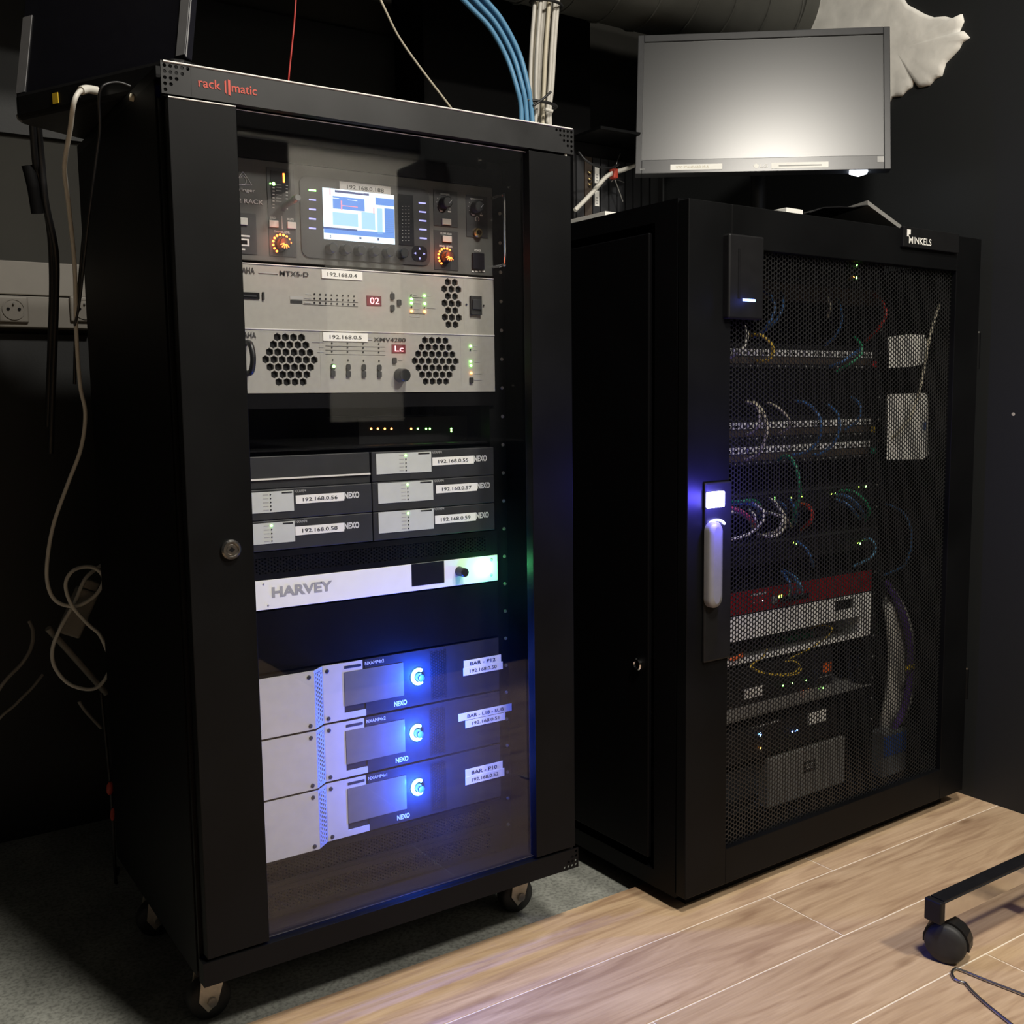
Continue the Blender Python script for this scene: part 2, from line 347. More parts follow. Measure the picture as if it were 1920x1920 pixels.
def perf(cells_hole, a, b, y, t, pointy=False, solid=()):
    """perforated sheet: hexagonal cells (outer side a, hole radius b) at (x,z) on plane y, sheet thickness t to +y"""
    mb = MB(); o = math.pi/6 if pointy else 0.0
    cs = [(math.cos(o+k*math.pi/3), math.sin(o+k*math.pi/3)) for k in range(6)]
    V = []; Fc = []
    for x, z in cells_hole:
        i = len(V)
        V += [(x+a*c, y, z+a*s) for c, s in cs]; V += [(x+b*c, y, z+b*s) for c, s in cs]; V += [(x+b*c, y+t, z+b*s) for c, s in cs]
        for k in range(6):
            q = (k+1) % 6
            Fc.append((i+k, i+q, i+6+q, i+6+k)); Fc.append((i+6+k, i+6+q, i+12+q, i+12+k))
    for x, z, h in [s if len(s) == 3 else (*s, 0) for s in solid]:
        if h:                                # half cell closing the edge of a row
            w = a*.866; pts = [(x-w, y, z), (x+w, y, z), (x+w, y, z+h*a/2), (x, y, z+h*a), (x-w, y, z+h*a/2)]
            i = len(V); V += pts; Fc.append(tuple(i+k for k in (range(5) if h > 0 else range(4, -1, -1)))); continue
        i = len(V); V += [(x+a*c, y, z+a*s) for c, s in cs]; Fc.append(tuple(i+k for k in range(6)))
    mb.v = V; mb.f = Fc; mb.sm = [False]*len(Fc); return mb
def hexgrid(x0, x1, z0, z1, a, pointy=False):
    out = []
    if pointy:
        dx = a*math.sqrt(3); dz = a*1.5; j = 0; z = z0
        while z <= z1:
            x = x0 + (dx/2 if j % 2 else 0)
            while x <= x1: out.append((x, z)); x += dx
            z += dz; j += 1
    else:
        dz = a*math.sqrt(3); dx = a*1.5; j = 0; x = x0
        while x <= x1:
            z = z0 + (dz/2 if j % 2 else 0)
            while z <= z1: out.append((x, z)); z += dz
            x += dx; j += 1
    return out

_TC = {}
def text_data(s):
    if s in _TC: return _TC[s]
    bold = 0.042 if s in ('HARVEY', 'NEXO') else 0.010
    c = bpy.data.curves.new('t', 'FONT'); c.body = s; c.resolution_u = 3; c.offset = bold
    o = bpy.data.objects.new('t', c); COL.objects.link(o)
    me = o.to_mesh(); v = [tuple(p.co) for p in me.vertices]; f = [tuple(p.vertices) for p in me.polygons]
    o.to_mesh_clear(); bpy.data.objects.remove(o); bpy.data.curves.remove(c)
    xs = [p[0] for p in v]; ys = [p[1] for p in v]
    x0, x1, y0, y1 = min(xs), max(xs), min(ys), max(ys)
    _TC[s] = ([((p[0]-x0)/(x1-x0), (p[1]-y0)/(y1-y0)) for p in v], f); return _TC[s]
def text(name, s, m, parent, x0, x1, z0, z1, y, T=None, rot=0.0):
    vs, f = text_data(s); mb = MB(); c, sn = math.cos(rot), math.sin(rot); pts = []
    for a, b in vs:
        dx = a*(x1-x0); dz = b*(z1-z0); pts.append((x0 + dx*c - dz*sn, y, z0 + dx*sn + dz*c))
    mb.add(pts, f); return mb.build(name, m, parent, T)

# ================================================================ SETTING
YB, XR, XL, YF, ZC = 0.95, 1.612, -1.5, -2.30, 2.55
PL_Z = 0.0; CZ = -0.012
fl = struct(B('floor', 'grout', None, XL, XR, YF, 0.058, CZ-0.05, -0.0008))
row_y = 0.0585; pw = 0.1578; r = 0
joint0 = [1.097, 0.928, 1.75, 1.06]
while row_y - pw*r > YF:
    y1 = row_y - pw*r; y0 = max(y1-pw, YF)
    j = joint0[r] if r < 4 else random.uniform(0.2, 1.4)
    L = 1.22; xs = []
    x = j
    while x > XL: x -= L
    while x < XR: xs.append((max(x, XL), min(x+L, XR))); x += L
    for a, b in xs:
        if b-a < 0.02: continue
        g = 0.0016
        MB().box(a+g, b-g, y0+g, y1-g, -0.010, PL_Z).build('plank', WOOD, fl)
    r += 1
cf = struct(B('floor_concrete', CONC, None, XL, XR, 0.058, YB, CZ-0.05, CZ))
wb = struct(B('wall_back', 'shaded_cream_wall', None, XL, XR+0.1, YB, YB+0.1, CZ, ZC))
# black painted lower and middle zones of the back wall, built as thin boards
struct(B('trim_1', BWALL, None, XL, 0.62, YB-0.012, YB-0.0005, CZ, 0.985))
struct(B('trim_2', BWALL, None, 0.62, XR-0.001, YB-0.012, YB-0.0005, CZ, 1.675))
struct(B('trim_3', BWALL, None, XL, 0.62, YB-0.012, YB-0.0005, 1.36, 1.675))
for k, px in enumerate((1425, 1578)):      # black wall boards with an open seam between them
    p = onY(px, 350, YB-0.03); q = [0.98, p.x][k]
x_a = onY(1300, 350, YB-0.03).x; x_b = onY(1425, 350, YB-0.03).x
board = struct(B('trim_4', BWALL, None, 1.30, 1.606, YB-0.030, YB-0.0125, 1.0, 1.66))
wr = struct(B('wall_right', BWALL, None, XR, XR+0.1, YF, YB, CZ-0.05, ZC))
wl = struct(B('wall_left', BWALL, None, XL-0.1, XL, YF, YB, CZ-0.05, ZC))
ce = struct(B('ceiling', 'ceiling_black', None, XL, XR, YF, YB, ZC, ZC+0.08))
wf = struct(B('wall_front', 'cream_wall', None, XL-0.1, XR+0.1, YF-0.1, YF, CZ-0.05, ZC))
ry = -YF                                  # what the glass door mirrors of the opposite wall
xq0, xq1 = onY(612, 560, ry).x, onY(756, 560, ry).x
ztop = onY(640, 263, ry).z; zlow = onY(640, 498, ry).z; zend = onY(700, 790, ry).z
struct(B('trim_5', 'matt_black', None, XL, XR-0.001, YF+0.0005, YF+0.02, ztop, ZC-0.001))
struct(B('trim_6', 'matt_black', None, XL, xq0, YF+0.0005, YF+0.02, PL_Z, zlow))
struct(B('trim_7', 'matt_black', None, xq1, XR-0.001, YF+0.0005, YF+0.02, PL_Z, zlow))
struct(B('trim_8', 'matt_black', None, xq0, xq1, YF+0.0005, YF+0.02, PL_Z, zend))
for i, (x, y, z, s, e, c) in enumerate(LAMPS):
    t = thing('ceiling_light', (x, y, z), ['round ceiling lamp above the front of the racks', 'round ceiling lamp beside the cream wall opposite the racks'][i], 'lamp', 'ceiling lamps')
    MB().lathe((x, y, z+0.006), (0, 0, 1), [(s/2+0.02, 0), (s/2+0.02, ZC-z-0.0065), (s/2, ZC-z-0.006)], 28).build('housing', 'matt_black', t)
    MB().lathe((x, y, z+0.004), (0, 0, 1), [(s/2+0.012, 0), (s/2+0.012, 0.003)], 28).build('diffuser', emit('lamp_diffuser', (1, 0.93, 0.82), 3.0), t)

# right wall: plaster around the duct hole
duct_y = 0.52; dz = onY(1150, 30, duct_y).z; DR = 0.125; duct_z = dz + DR*0.92
out = [(1672, 182), (1690, 180), (1697, 172), (1709, 163), (1713, 150), (1722, 164), (1742, 160), (1752, 148), (1765, 142), (1772, 118), (1786, 104), (1797, 92), (1803, 80), (1817, 70), (1806, 58), (1797, 60), (1806, 40), (1803, 26), (1786, 34), (1770, 30), (1750, 32), (1733, 26), (1700, 8)]
pl = [onX(x, y, XR-0.004) for x, y in out]
poly = [(p.y, p.z) for p in pl] + [(0.34, 1.95), (0.62, 1.97), (0.74, 1.80), (0.72, 1.62), (0.55, 1.50), (0.33, 1.46), (0.22, 1.455)]
cy_ = sum(p[0] for p in poly)/len(poly); cz_ = sum(p[1] for p in poly)/len(poly)
mb = MB(); rings = []; pd = []
for i in range(len(poly)):
    a, b = poly[i], poly[(i+1) % len(poly)]; pd += [a, ((a[0]+b[0])/2, (a[1]+b[1])/2)]
for sc, hx in ((1.0, 0.0), (0.985, 0.005), (0.9, 0.007), (0.7, 0.008), (0.4, 0.009), (0.1, 0.009)):
    rings.append([Vector((XR - hx, cy_+(a-cy_)*sc, cz_+(b-cz_)*sc)) for a, b in pd])
mb.rings(rings, True, True)
tag(mb.build('plaster_patch', 'plaster'), 'rough white plaster patch around the duct on black wall', 'plaster')
# spiral duct into the wall
dt = thing('ventilation_duct', (0.4, duct_y, duct_z), 'round grey spiral duct running into the right wall', 'duct')
prof = []
MB().lathe((XL+0.02, duct_y, duct_z), (1, 0, 0), [(DR, 0), (DR, XR-XL-0.04)], 40, True).build('pipe', 'duct_metal', dt)
xs = XL+0.1; k = 0
while xs < XR-0.06:
    pts = [Vector((xs + 0.10*i/28, duct_y + (DR+0.001)*math.cos(2*math.pi*i/28), duct_z + (DR+0.001)*math.sin(2*math.pi*i/28))) for i in range(29)]
    MB().tube(pts, 0.0028, 5, 1).build('seam', 'duct_metal', dt); xs += 0.10; k += 1
MB().lathe((XR-0.05, duct_y, duct_z), (1, 0, 0), [(DR+0.004, 0), (DR+0.006, 0.045)], 40, True).build('collar', 'duct_metal', dt)

# ================================================================ LEFT RACK (glass door)
RW, RD, RZ0, RZ1 = 0.600, 0.47, 0.104, 1.2434
lr = thing('glass_door_rack', (0.3, 0.235, CZ), 'tall black audio rack with glass door standing on casters', 'rack')
cz0 = onY(298, 173, 0).z                         # underside of the top cap
bz1 = onY(1087, 1588, 0).z; bz0 = RZ0            # bottom rail
def perf_sq(x0, z0, p, cols, rows, holes, y, t, rr):
    mb = MB()
    for j in range(rows):
        for i in range(cols):
            cx = x0+(i+.5)*p; cz = z0+(j+.5)*p; h = p/2
            sq = [(cx+a*h, y, cz+b*h) for a, b in ((1,0),(1,1),(0,1),(-1,1),(-1,0),(-1,-1),(0,-1),(1,-1))]
            if (i, j) not in holes: mb.add([sq[1], sq[3], sq[5], sq[7]], [(0,3,2,1)]); continue
            oc = [(cx+rr*math.cos(k*math.pi/4), y, cz+rr*math.sin(k*math.pi/4)) for k in range(8)]
            ob = [(a, y+t, c) for a, b, c in oc]
            mb.add(sq+oc+ob, [(k, k+8, (k+1) % 8+8, (k+1) % 8) for k in range(8)] + [(k+8, k+16, (k+1) % 8+16, (k+1) % 8+8) for k in range(8)])
    return mb
HC = RZ1-cz0; p5 = HC/5.4; zo = cz0 + HC*0.03
HL = {(i, 4-j) for j in range(5) for i in range(5-j)}
HR = {(4-i, 4-j) for j in range(5) for i in range(5-j)}
mb = MB().box(5.3*p5, RW-5.3*p5, 0, 0.02, cz0, RZ1)
for x0 in (0, RW-5.3*p5):
    w5 = 5.3*p5; xi = x0+0.15*p5
    mb.box(x0, x0+w5, 0, 0.002, cz0, zo).box(x0, x0+w5, 0, 0.002, zo+5*p5, RZ1).box(x0, xi, 0, 0.002, zo, zo+5*p5).box(xi+5*p5, x0+w5, 0, 0.002, zo, zo+5*p5)
cap = mb.build('top_cap', 'cap_metal', lr)
perf_sq(0.15*p5, zo, p5, 5, 5, HL, 0.0002, 0.002, p5*0.33).build('vent_corner', 'cap_metal', cap)
perf_sq(RW-5.15*p5, zo, p5, 5, 5, HR, 0.0002, 0.002, p5*0.33).build('vent_corner', 'cap_metal', cap)
MB().tube([(0.003, -0.0004, RZ1-0.0005), (RW-0.003, -0.0004, RZ1-0.0005)], 0.0011, 6, 1).build('folded_edge', 'silver_edge', cap)
B('roof', 'rack_black', lr, 0, RW, 0.02, RD, RZ1-0.014, RZ1-0.001)
B('cap_backing', 'matt_black', lr, 0.004, RW-0.004, 0.012, 0.02, cz0, RZ1-0.014)
a = onY(372, 172, 0); b = onY(481, 172, 0); h = (onY(430, 150, 0).z - onY(430, 172, 0).z)
zt_ = onY(375, 163, 0).z
text('lettering', 'rack', 'ink_red', cap, onY(372, 165, 0).x, onY(414, 165, 0).x, zt_, zt_+h*0.78, -0.0006)
text('lettering', 'matic', 'ink_red', cap, onY(434, 165, 0).x, onY(481, 165, 0).x, zt_, zt_+h*0.72, -0.0006)
x1 = onY(424, 165, 0).x; x2 = onY(430, 165, 0).x
MB().prism([(x1-.002, zt_-.001), (x1, zt_-.004), (x1, zt_+h*.9), (x1-.002, zt_+h*.8)], -0.0006, -0.0001).prism([(x2-.0017, zt_-.004), (x2+.0012, zt_-.005), (x2+.0012, zt_+h*.95), (x2-.0017, zt_+h*1.0)], -0.0006, -0.0001).build('logo_bars', 'ink_red', cap)
B('side_panel', 'rack_black_dark', lr, 0.0, 0.0015, 0.03, RD, RZ0, RZ1-0.014)
B('side_panel', 'rack_black_dark', lr, RW-0.0015, RW, 0.03, RD, RZ0, RZ1-0.014)
B('back_panel', 'rack_black_dark', lr, 0.0015, RW-0.0015, RD-0.0015, RD, RZ0, RZ1-0.014)
B('base_plate', 'rack_black_dark', lr, 0.0015, RW-0.0015, 0.03, RD-0.0015, RZ0+0.002, RZ0+0.008)
for x in (0.0018, RW-0.0318):
    B('corner_post', 'rack_black', lr, x, x+0.03, 0.022, 0.05, RZ0+0.008, cz0)
    B('corner_post', 'rack_black', lr, x, x+0.03, RD-0.032, RD-0.002, RZ0+0.008, RZ1-0.014)
# bottom rail with the vent corner on the right
HB = bz1-bz0; p4 = HB/4.3; w4 = 4.2*p4
mb = MB().box(0, RW-w4, 0, 0.02, bz0, bz1)
mb.box(RW-w4, RW, 0, 0.002, bz0, bz0+0.15*p4).box(RW-w4, RW, 0, 0.002, bz0+4.15*p4, bz1).box(RW-w4+4.1*p4, RW, 0, 0.002, bz0+.15*p4, bz0+4.15*p4).box(RW-w4, RW-w4+.1*p4, 0, 0.002, bz0+.15*p4, bz0+4.15*p4)
brail = mb.build('bottom_rail', 'rack_black', lr)
perf_sq(RW-w4+.1*p4, bz0+.15*p4, p4, 4, 4, {(3-i, j) for j in range(4) for i in range(4-j)}, 0.0002, 0.002, p4*0.33).build('vent_corner', 'rack_black', brail)
B('rail_backing', 'matt_black', lr, RW-w4, RW-0.002, 0.012, 0.02, bz0, bz1)
B('levelling_foot_plate', 'matt_black', lr, 0.45, 0.585, 0.03, 0.07, RZ0-0.014, RZ0+0.002)
B('levelling_foot_plate', 'matt_black', lr, 0.015, 0.10, 0.03, 0.07, RZ0-0.014, RZ0+0.002)
# casters
for cx, cyy in ((0.052, 0.125), (0.575, 0.130), (0.052, 0.40), (0.55, 0.40)):
    rw = 0.030; wz = CZ+rw
    c = MB().box(cx-0.03, min(cx+0.04, RW), cyy-0.03, cyy+0.03, RZ0-0.004, RZ0+0.002)
    for s in (-1, 1):
        yy = cyy+s*0.017
        c.prism([(cx-0.030, wz+0.004), (cx-0.018, wz-0.014), (cx-0.004, wz-0.004), (cx+0.022, RZ0-0.006), (cx+0.02, RZ0-0.002), (cx-0.018, RZ0-0.002)], yy-0.0012, yy+0.0012)
    cb = c.build('caster', 'zinc', lr)
    MB().lathe((cx-0.012, cyy-0.014, wz), (0, 1, 0), [(rw*0.6, 0), (rw*.93, 0.002), (rw, 0.007), (rw, 0.021), (rw*.93, 0.026), (rw*.6, 0.028)], 24, True).build('wheel', 'rubber', cb)
    MB().lathe((cx-0.012, cyy-0.022, wz), (0, 1, 0), [(0.007, 0), (0.007, 0.044)], 8).build('axle', 'steel', cb)
# door: two steel strips and a glass pane between them
dzT = onY(318, 181, 0).z; dzB = onY(1005, 1612, 0).z
xa0 = onY(318, 181, 0).x; xa1 = onY(443, 198, 0).x; xb0 = onY(992, 290, 0).x; xb1 = onY(1068, 300, 0).x
gzB = bz1+0.004
door = MB().box(0.006, xa1, 0.0, 0.018, gzB, dzT).box(xb0, RW-0.006, 0.0, 0.018, gzB, dzT).build('door_frame', 'rack_black', lr, bevel=0.001)
MB().tube([(0.007, -0.0002, dzT-0.0002), (xa1-0.001, -0.0002, dzT-0.0002)], 0.0009, 6, 1).build('top_edge', 'silver_edge', door)
B('glass_pane', GLASS, door, xa1-0.004, xb0+0.004, 0.008, 0.012, gzB, dzT-0.001)
MB().tube([(xa1, 0.0085, dzT-0.0008), (xb0, 0.0085, dzT-0.0008)], 0.0006, 6, 1).build('glass_edge', 'silver_edge', door)
MB().tube([(xa1, 0.0085, gzB+0.0008), (xb0, 0.0085, gzB+0.0008)], 0.0006, 6, 1).build('glass_edge', 'cap_metal', door)
lk = onY(432, 1030, 0)
lo = MB().lathe((lk.x, 0.0, lk.z), (0, -1, 0), [(0.0125, 0), (0.0125, 0.004), (0.0105, 0.0065), (0.0088, 0.0065), (0.0088, 0.0045), (0.0066, 0.0045), (0.006, 0.0062)], 24).build('lock', 'steel', door)
MB().prism([(lk.x+0.0026*math.cos(k*math.pi/4)*(1 if k % 2 else 1.5), lk.z+0.0026*math.sin(k*math.pi/4)*(1 if k % 2 else 1.5)) for k in range(8)], -0.0066, -0.006).build('keyhole', 'matt_black', lo)
MB().lathe((onY(1063, 295, 0).x, 0.004, onY(1063, 300, 0).z), (0, 0, 1), [(0.0028, 0), (0.0022, 0.009)], 10).build('hinge_pin', 'label_white', door)

# inside: mounting rails
YE = 0.10
PX0, PX1 = 0.0364, 0.519                          # width of the 19 inch faces
for x in (PX0-0.012, PX1-0.008):
    rl = B('mounting_rail', 'rack_black', lr, x, x+0.03, YE+0.0045, YE+0.03, RZ0+0.008, cz0)
    for zz in [RZ0+0.05+0.04445*k for k in range(23)]:
        MB().lathe((x+(0.024 if x > .3 else .006), YE+0.0045, zz), (0, -1, 0), [(0.0028, 0), (0.0024, 0.0016)], 8).build('screw', 'zinc', rl)

# ---- helpers for faces in the plane YE
def F(x, y): p = onY(x, y, YE); return p.x, p.z
def plate(name, m, parent, tl, br, d0=0.0, d1=0.001, bevel=0.0):
    (x0, z1), (x1, z0) = F(*tl), F(*br)
    return B(name, m, parent, x0, x1, YE-d1, YE-d0, z0, z1, bevel=bevel)
def face_text(s, parent, xl, yb, xr, hpx, m='ink_white', d=0.0012, name='lettering'):
    x0, z0 = F(xl, yb); x1, _ = F(xr, yb); z1 = F(xl, yb-hpx)[1]
    return text(name, s, m, parent, x0, x1, z0, z1, YE-d)
def led(parent, x, y, m, r=0.0016, d=0.0018, name='status_led'):
    X, Z = F(x, y); return MB().lathe((X, YE-d+0.0012, Z), (0, -1, 0), [(r, 0), (r, 0.0008), (r*.6, 0.0014)], 10, True).build(name, m, parent)
def knob(parent, x, y, r, h, m='knob_black', name='knob', d=0.001):
    X, Z = F(x, y); return MB().lathe((X, YE-d, Z), (0, -1, 0), [(r*1.05, 0), (r, h*.25), (r*.95, h*.92), (r*.8, h)], 24, False).build(name, m, parent)
def dash(parent, x0, y0, x1, hpx, m='ink_white', d=0.0011):
    X0, Z0 = F(x0, y0); X1, _ = F(x1, y0); h = abs(F(x0, y0-hpx)[1]-Z0)
    return B('print_line', m, parent, X0, X1, YE-d-0.0002, YE-d, Z0, Z0+h)
def chassis(t, z0, z1, depth=0.28, m='device_black', x0=PX0+0.012, x1=PX1-0.012):
    B('chassis', m, t, x0, x1, YE+0.0046, YE+depth, z0+0.001, z1-0.001)
def sticker(parent, tl, br, s, d=0.0012, rot=None, pad=0.14):
    """white tape label, tl/br in the face plane"""
    (x0, z1), (x1, z0) = F(*tl), F(*br)
    lb = B('tape_label', 'label_white', parent, x0, x1, YE-d-0.0003, YE-d, z0, z1)
    w = x1-x0; h = z1-z0
    text('lettering', s, 'ink_black', lb, x0+w*pad, x1-w*pad, z0+h*.26, z1-h*.30, YE-d-0.0006)
    return lb

# ---------------------------------------------------------------- 1 digital mixer (3U)
z0 = F(455, 487)[1]; z1 = z0+0.1320
t = thing('digital_mixer', (0.28, YE, z0), 'dark grey rack mixer with lit colour screen, topmost unit behind glass', 'mixer')
fp = B('front_panel', 'mixer_face', t, PX0, PX1, YE, YE+0.004, z0, z1, bevel=0.0008); chassis(t, z0, z1)
# blank above
B('blank_panel', 'rack_black_dark', lr, PX0, PX1, YE, YE+0.003, z1+0.001, cz0-0.012)
# behringer-style triangle with ear mark
A_ = [F(439, 346), F(455, 322), F(472, 347)]
mb = MB()
for i in range(3):
    a, b = A_[i], A_[(i+1) % 3]; mb.tube([(a[0], YE-.0006, a[1]), (b[0], YE-.0006, b[1])], 0.00045, 4, 1)
c = F(455, 338); mb.tube([(c[0]+.0055*math.cos(q)*(1-.05*k), YE-.0006, c[1]+.0055*math.sin(q)) for k, q in enumerate([-1.9+.55*i for i in range(9)])], 0.00045, 4, 2)
mb.build('logo_triangle', 'ink_white', t)
face_text('behringer', t, 428, 358, 478, 8); face_text('X32 RACK', t, 428, 378, 493, 8.5)
B1 = plate('module_plate', 'mixer_dark', t, (440, 398), (482, 478)); plate('button', 'button_grey', t, (446, 408), (463, 423), 0.001, 0.004, 0.0006)
plate('usb_port', 'ink_white', t, (446, 447), (467, 462), 0.001, 0.0016); plate('usb_slot', 'matt_black', t, (447, 450), (463, 459), 0.0016, 0.0018)
dash(t, 446, 443, 468, 3); dash(t, 452, 469, 459, 3)
plate('module_plate', 'mixer_dark', t, (499, 313), (556, 483)); plate('meter_window', 'bezel_black', t, (506, 320), (546, 388), 0.001, 0.0016)
for k in range(8): dash(t, 510, 347+6.2*k, 514, 1.6, d=.0017); dash(t, 535, 349+6.2*k, 539, 1.6, d=.0017)
for k, q in enumerate((347, 352, 358, 366, 372, 378)): dash(t, 517, q, 527, 1.2, 'ink_grey', d=.0017)
led(t, 512, 345, 'led_green', .0024, .0022); led(t, 506, 344.5, 'led_green', .0009, .0022)
X, Z = F(531, 334); B('segment_digit', 'led_orange', t, X-.0012, X+.0012, YE-.0022, YE-.0017, Z-.006, Z+.006)
X, Z = F(530, 391); MB().tube([(X, YE-.001, Z), (X-.001, YE-.012, Z+.002), (X-.001, YE-.045, Z+.004)], .0042, 8, 3).build('gooseneck', 'knob_black', t)
MB().lathe((X-.001, YE-.045, Z+.004), (0, -1, 0.1), [(.005, 0), (.0056, .006), (.004, .012)], 12, True).build('lamp_plug', 'knob_black', t)
B('slot_line', 'ink_grey', t, F(527, 405)[0], F(528.5, 405)[0], YE-.0013, YE-.001, F(527, 430)[1], F(527, 405)[1])
face_text('SOLO', t, 506, 410, 516, 4, d=.0013); face_text('MUTE', t, 538, 413, 550, 4, d=.0013)
plate('button', 'button_grey', t, (503, 413), (521, 427.5), .001, .004, .0006); plate('button', 'button_grey', t, (537, 416), (554, 430), .001, .004, .0006)
face_text('CHANNEL LEVEL', t, 513, 436, 543, 4.2, d=.0013)
def lit_knob(parent, x, y):
    k = knob(parent, x, y, 0.0085, 0.013); X, Z = F(x, y)
    for i in range(11):
        q = math.radians(232-22*i); xx = X+.0125*math.cos(q); zz = Z+.0125*math.sin(q)
        MB().lathe((xx, YE-.001, zz), (0, -1, 0), [(.0016, 0), (.0016, .0008)], 8).build('ring_led', 'led_orange', k)
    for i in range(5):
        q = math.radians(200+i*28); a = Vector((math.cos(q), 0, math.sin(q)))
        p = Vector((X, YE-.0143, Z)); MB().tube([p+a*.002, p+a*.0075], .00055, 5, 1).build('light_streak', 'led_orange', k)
    point_light('knob_light', (X-.003, YE-.02, Z+.003), 0.035, (1, .12, .015), .008)
lit_knob(t, 528, 458)
# screen block with rounded bezel
def rrect(x0, x1, z0, z1, r, n=6):
    out = []
    for cx, cz, a0 in ((x1-r, z1-r, 0), (x0+r, z1-r, 90), (x0+r, z0+r, 180), (x1-r, z0+r, 270)):
        for i in range(n+1):
            q = math.radians(a0+90*i/n); out.append((cx+r*math.cos(q), cz+r*math.sin(q)))
    return out
(bx0, bZ1), (bx1, bZ0) = F(560, 328), F(806, 499)
MB().prism(rrect(bx0, bx1, bZ0, bZ1, .012), YE-.0022, YE).build('screen_bezel', 'mixer_dark', t)
sc = plate('screen', 'screen_white', t, (603, 352), (739, 459), .0022, .003)
def sq(m, x0, y0, x1, y1): return plate('screen_area', m, sc, (x0, y0), (x1, y1), .003, .0032)
def sl(m, x0, y0, x1, y1): return plate('screen_mark', m, sc, (x0, y0), (x1, y1), .0032, .0034)
sq('screen_navy', 626, 357, 690, 368); sq('screen_blue', 622, 368, 682, 397); sq('screen_blue', 702, 371, 737, 388)
sq('screen_cyan', 622, 398, 670, 426); sq('screen_cyan', 676, 398, 702, 432); sq('screen_blue', 719, 391, 738, 440); sq('screen_cyan', 705, 391, 716, 440)
sq('screen_navy', 604, 429, 668, 431); sq('screen_blue', 606, 437, 738, 438.5); sq('screen_navy', 617, 441, 619, 447); sq('screen_navy', 672, 445, 676, 449); sq('screen_navy', 706, 447, 709, 452)
for k in range(9): sl('screen_navy', 721, 404+4*k, 736, 405.5+4*k)
sl('screen_pink', 616, 354, 618, 366); sl('screen_pink', 640, 387, 669, 388.4); sl('screen_pink', 637, 377, 640, 394); sl('screen_pink', 698, 390, 700, 402)
sl('screen_white', 664, 362, 680, 364); sl('screen_white', 650, 376, 668, 377); sl('screen_white', 620, 371, 634, 373.5)
for k in range(5): sl('screen_white', 607+26*k, 442+1.2*k, 618+26*k, 446+1.2*k)
X, Z = F(670, 400); point_light('screen_light', (X, YE-.04, Z), .02, (.6, .7, 1), .03)
sticker(t, (635, 340), (731, 368), '192.168.0.188', .0026)
for k in range(5): plate('lit_key', 'led_green' if k == 0 else 'legend_violet', t, (578, 355.5+17.8*k), (591, 359.5+17.8*k), .0022, .003)
for k in range(5): plate('lit_key', 'legend_violet', t, (783.5+.5*k, 379.5+16.5*k), (796.5+.5*k, 383.2+16.5*k), .0022, .003)
plate('level_meter', 'bezel_black', t, (744, 364), (775, 462), .0022, .0028)
for k in range(11):
    for q in range(3): dash(t, 752+6*q, 388+6.4*k, 754+6*q, 1.1, 'ink_grey', .0029)
for k in range(6): knob(t, 617+26.5*k, 467+2*k, .0072, .014, d=.0022)
c = F(785, 476); MB().prism(rrect(c[0]-.0125, c[0]+.0125, c[1]-.011, c[1]+.011, .008), YE-.003, YE-.0022).build('arrow_pad', 'bezel_black', t)
for dx, dz_ in ((0, .007), (0, -.007), (.0075, 0), (-.0075, 0)):
    a = math.atan2(dz_, dx); pts = [(c[0]+dx+.0021*math.cos(a+q), c[1]+dz_+.0021*math.sin(a+q)) for q in (0, 2.3, -2.3)]
    MB().prism(pts[::-1], YE-.0035, YE-.003).build('arrow_key', 'legend_violet', t)
# right-hand modules
plate('module_plate', 'mixer_dark', t, (812, 355), (858, 427)); plate('module_plate', 'mixer_dark', t, (813, 431), (859, 508)); plate('module_plate', 'mixer_dark', t, (873, 365), (914, 447))
knob(t, 832, 381, .0085, .012); knob(t, 891, 389, .0085, .012)
for (x, y) in ((832, 381), (891, 389)):
    X, Z = F(x, y)
    for i in range(11):
        q = math.radians(232-27*i); MB().lathe((X+.0125*math.cos(q), YE-.001, Z+.0125*math.sin(q)), (0, -1, 0), [(.0006, 0), (.0006, .0003)], 6).build('scale_dot', 'ink_white', t)
    MB().tube([(X+.002, YE-.0135, Z-.002), (X+.0062, YE-.0135, Z+.003)], .0005, 5, 1).build('pointer', 'ink_white', t)
dash(t, 825, 365, 842, 3, 'ink_grey'); dash(t, 881, 374, 904, 3, 'ink_grey'); dash(t, 824, 397, 829, 2.5); dash(t, 839, 398, 845, 2.5); dash(t, 884, 404, 889, 2.5); dash(t, 899, 405, 904, 2.5)
plate('button', 'button_grey', t, (827, 410), (844, 423), .001, .004, .0006); plate('button', 'button_grey', t, (828, 442), (845, 455), .001, .004, .0006)
face_text('CLEAR SOLO', t, 825, 439.5, 846, 3.8, d=.0013); face_text('MAIN LEVEL', t, 823, 463, 848, 4, d=.0013)
lit_knob(t, 835, 482)
X, Z = F(894, 411); MB().tube([(X+.0032*math.cos(math.radians(-50+28*i)), YE-.0013, Z+.0036*math.sin(math.radians(-50+28*i))) for i in range(11)], .0005, 5, 1).build('headphone_mark', 'ink_white', t)
X, Z = F(894, 437); j = MB().lathe((X, YE-.001, Z), (0, -1, 0), [(.0075, 0), (.0075, .003), (.006, .006), (.0042, .006), (.0042, .001)], 20).build('headphone_jack', 'brass', t)
MB().lathe((X, YE-.0015, Z), (0, -1, 0), [(.0041, 0), (.0041, .0006)], 16).build('jack_hole', 'matt_black', j)
face_text('POWER', t, 889, 471.5, 901, 4, d=.0013); plate('power_switch', 'bezel_black', t, (884, 474), (906, 506), .001, .0045, .0008)
for a, b in ((884, 888), (890, 895), (897, 901), (903, 908)): dash(t, a, 510, b, 2.5)
X, Zt = F(931, 373); _, Zb = F(934, 502)
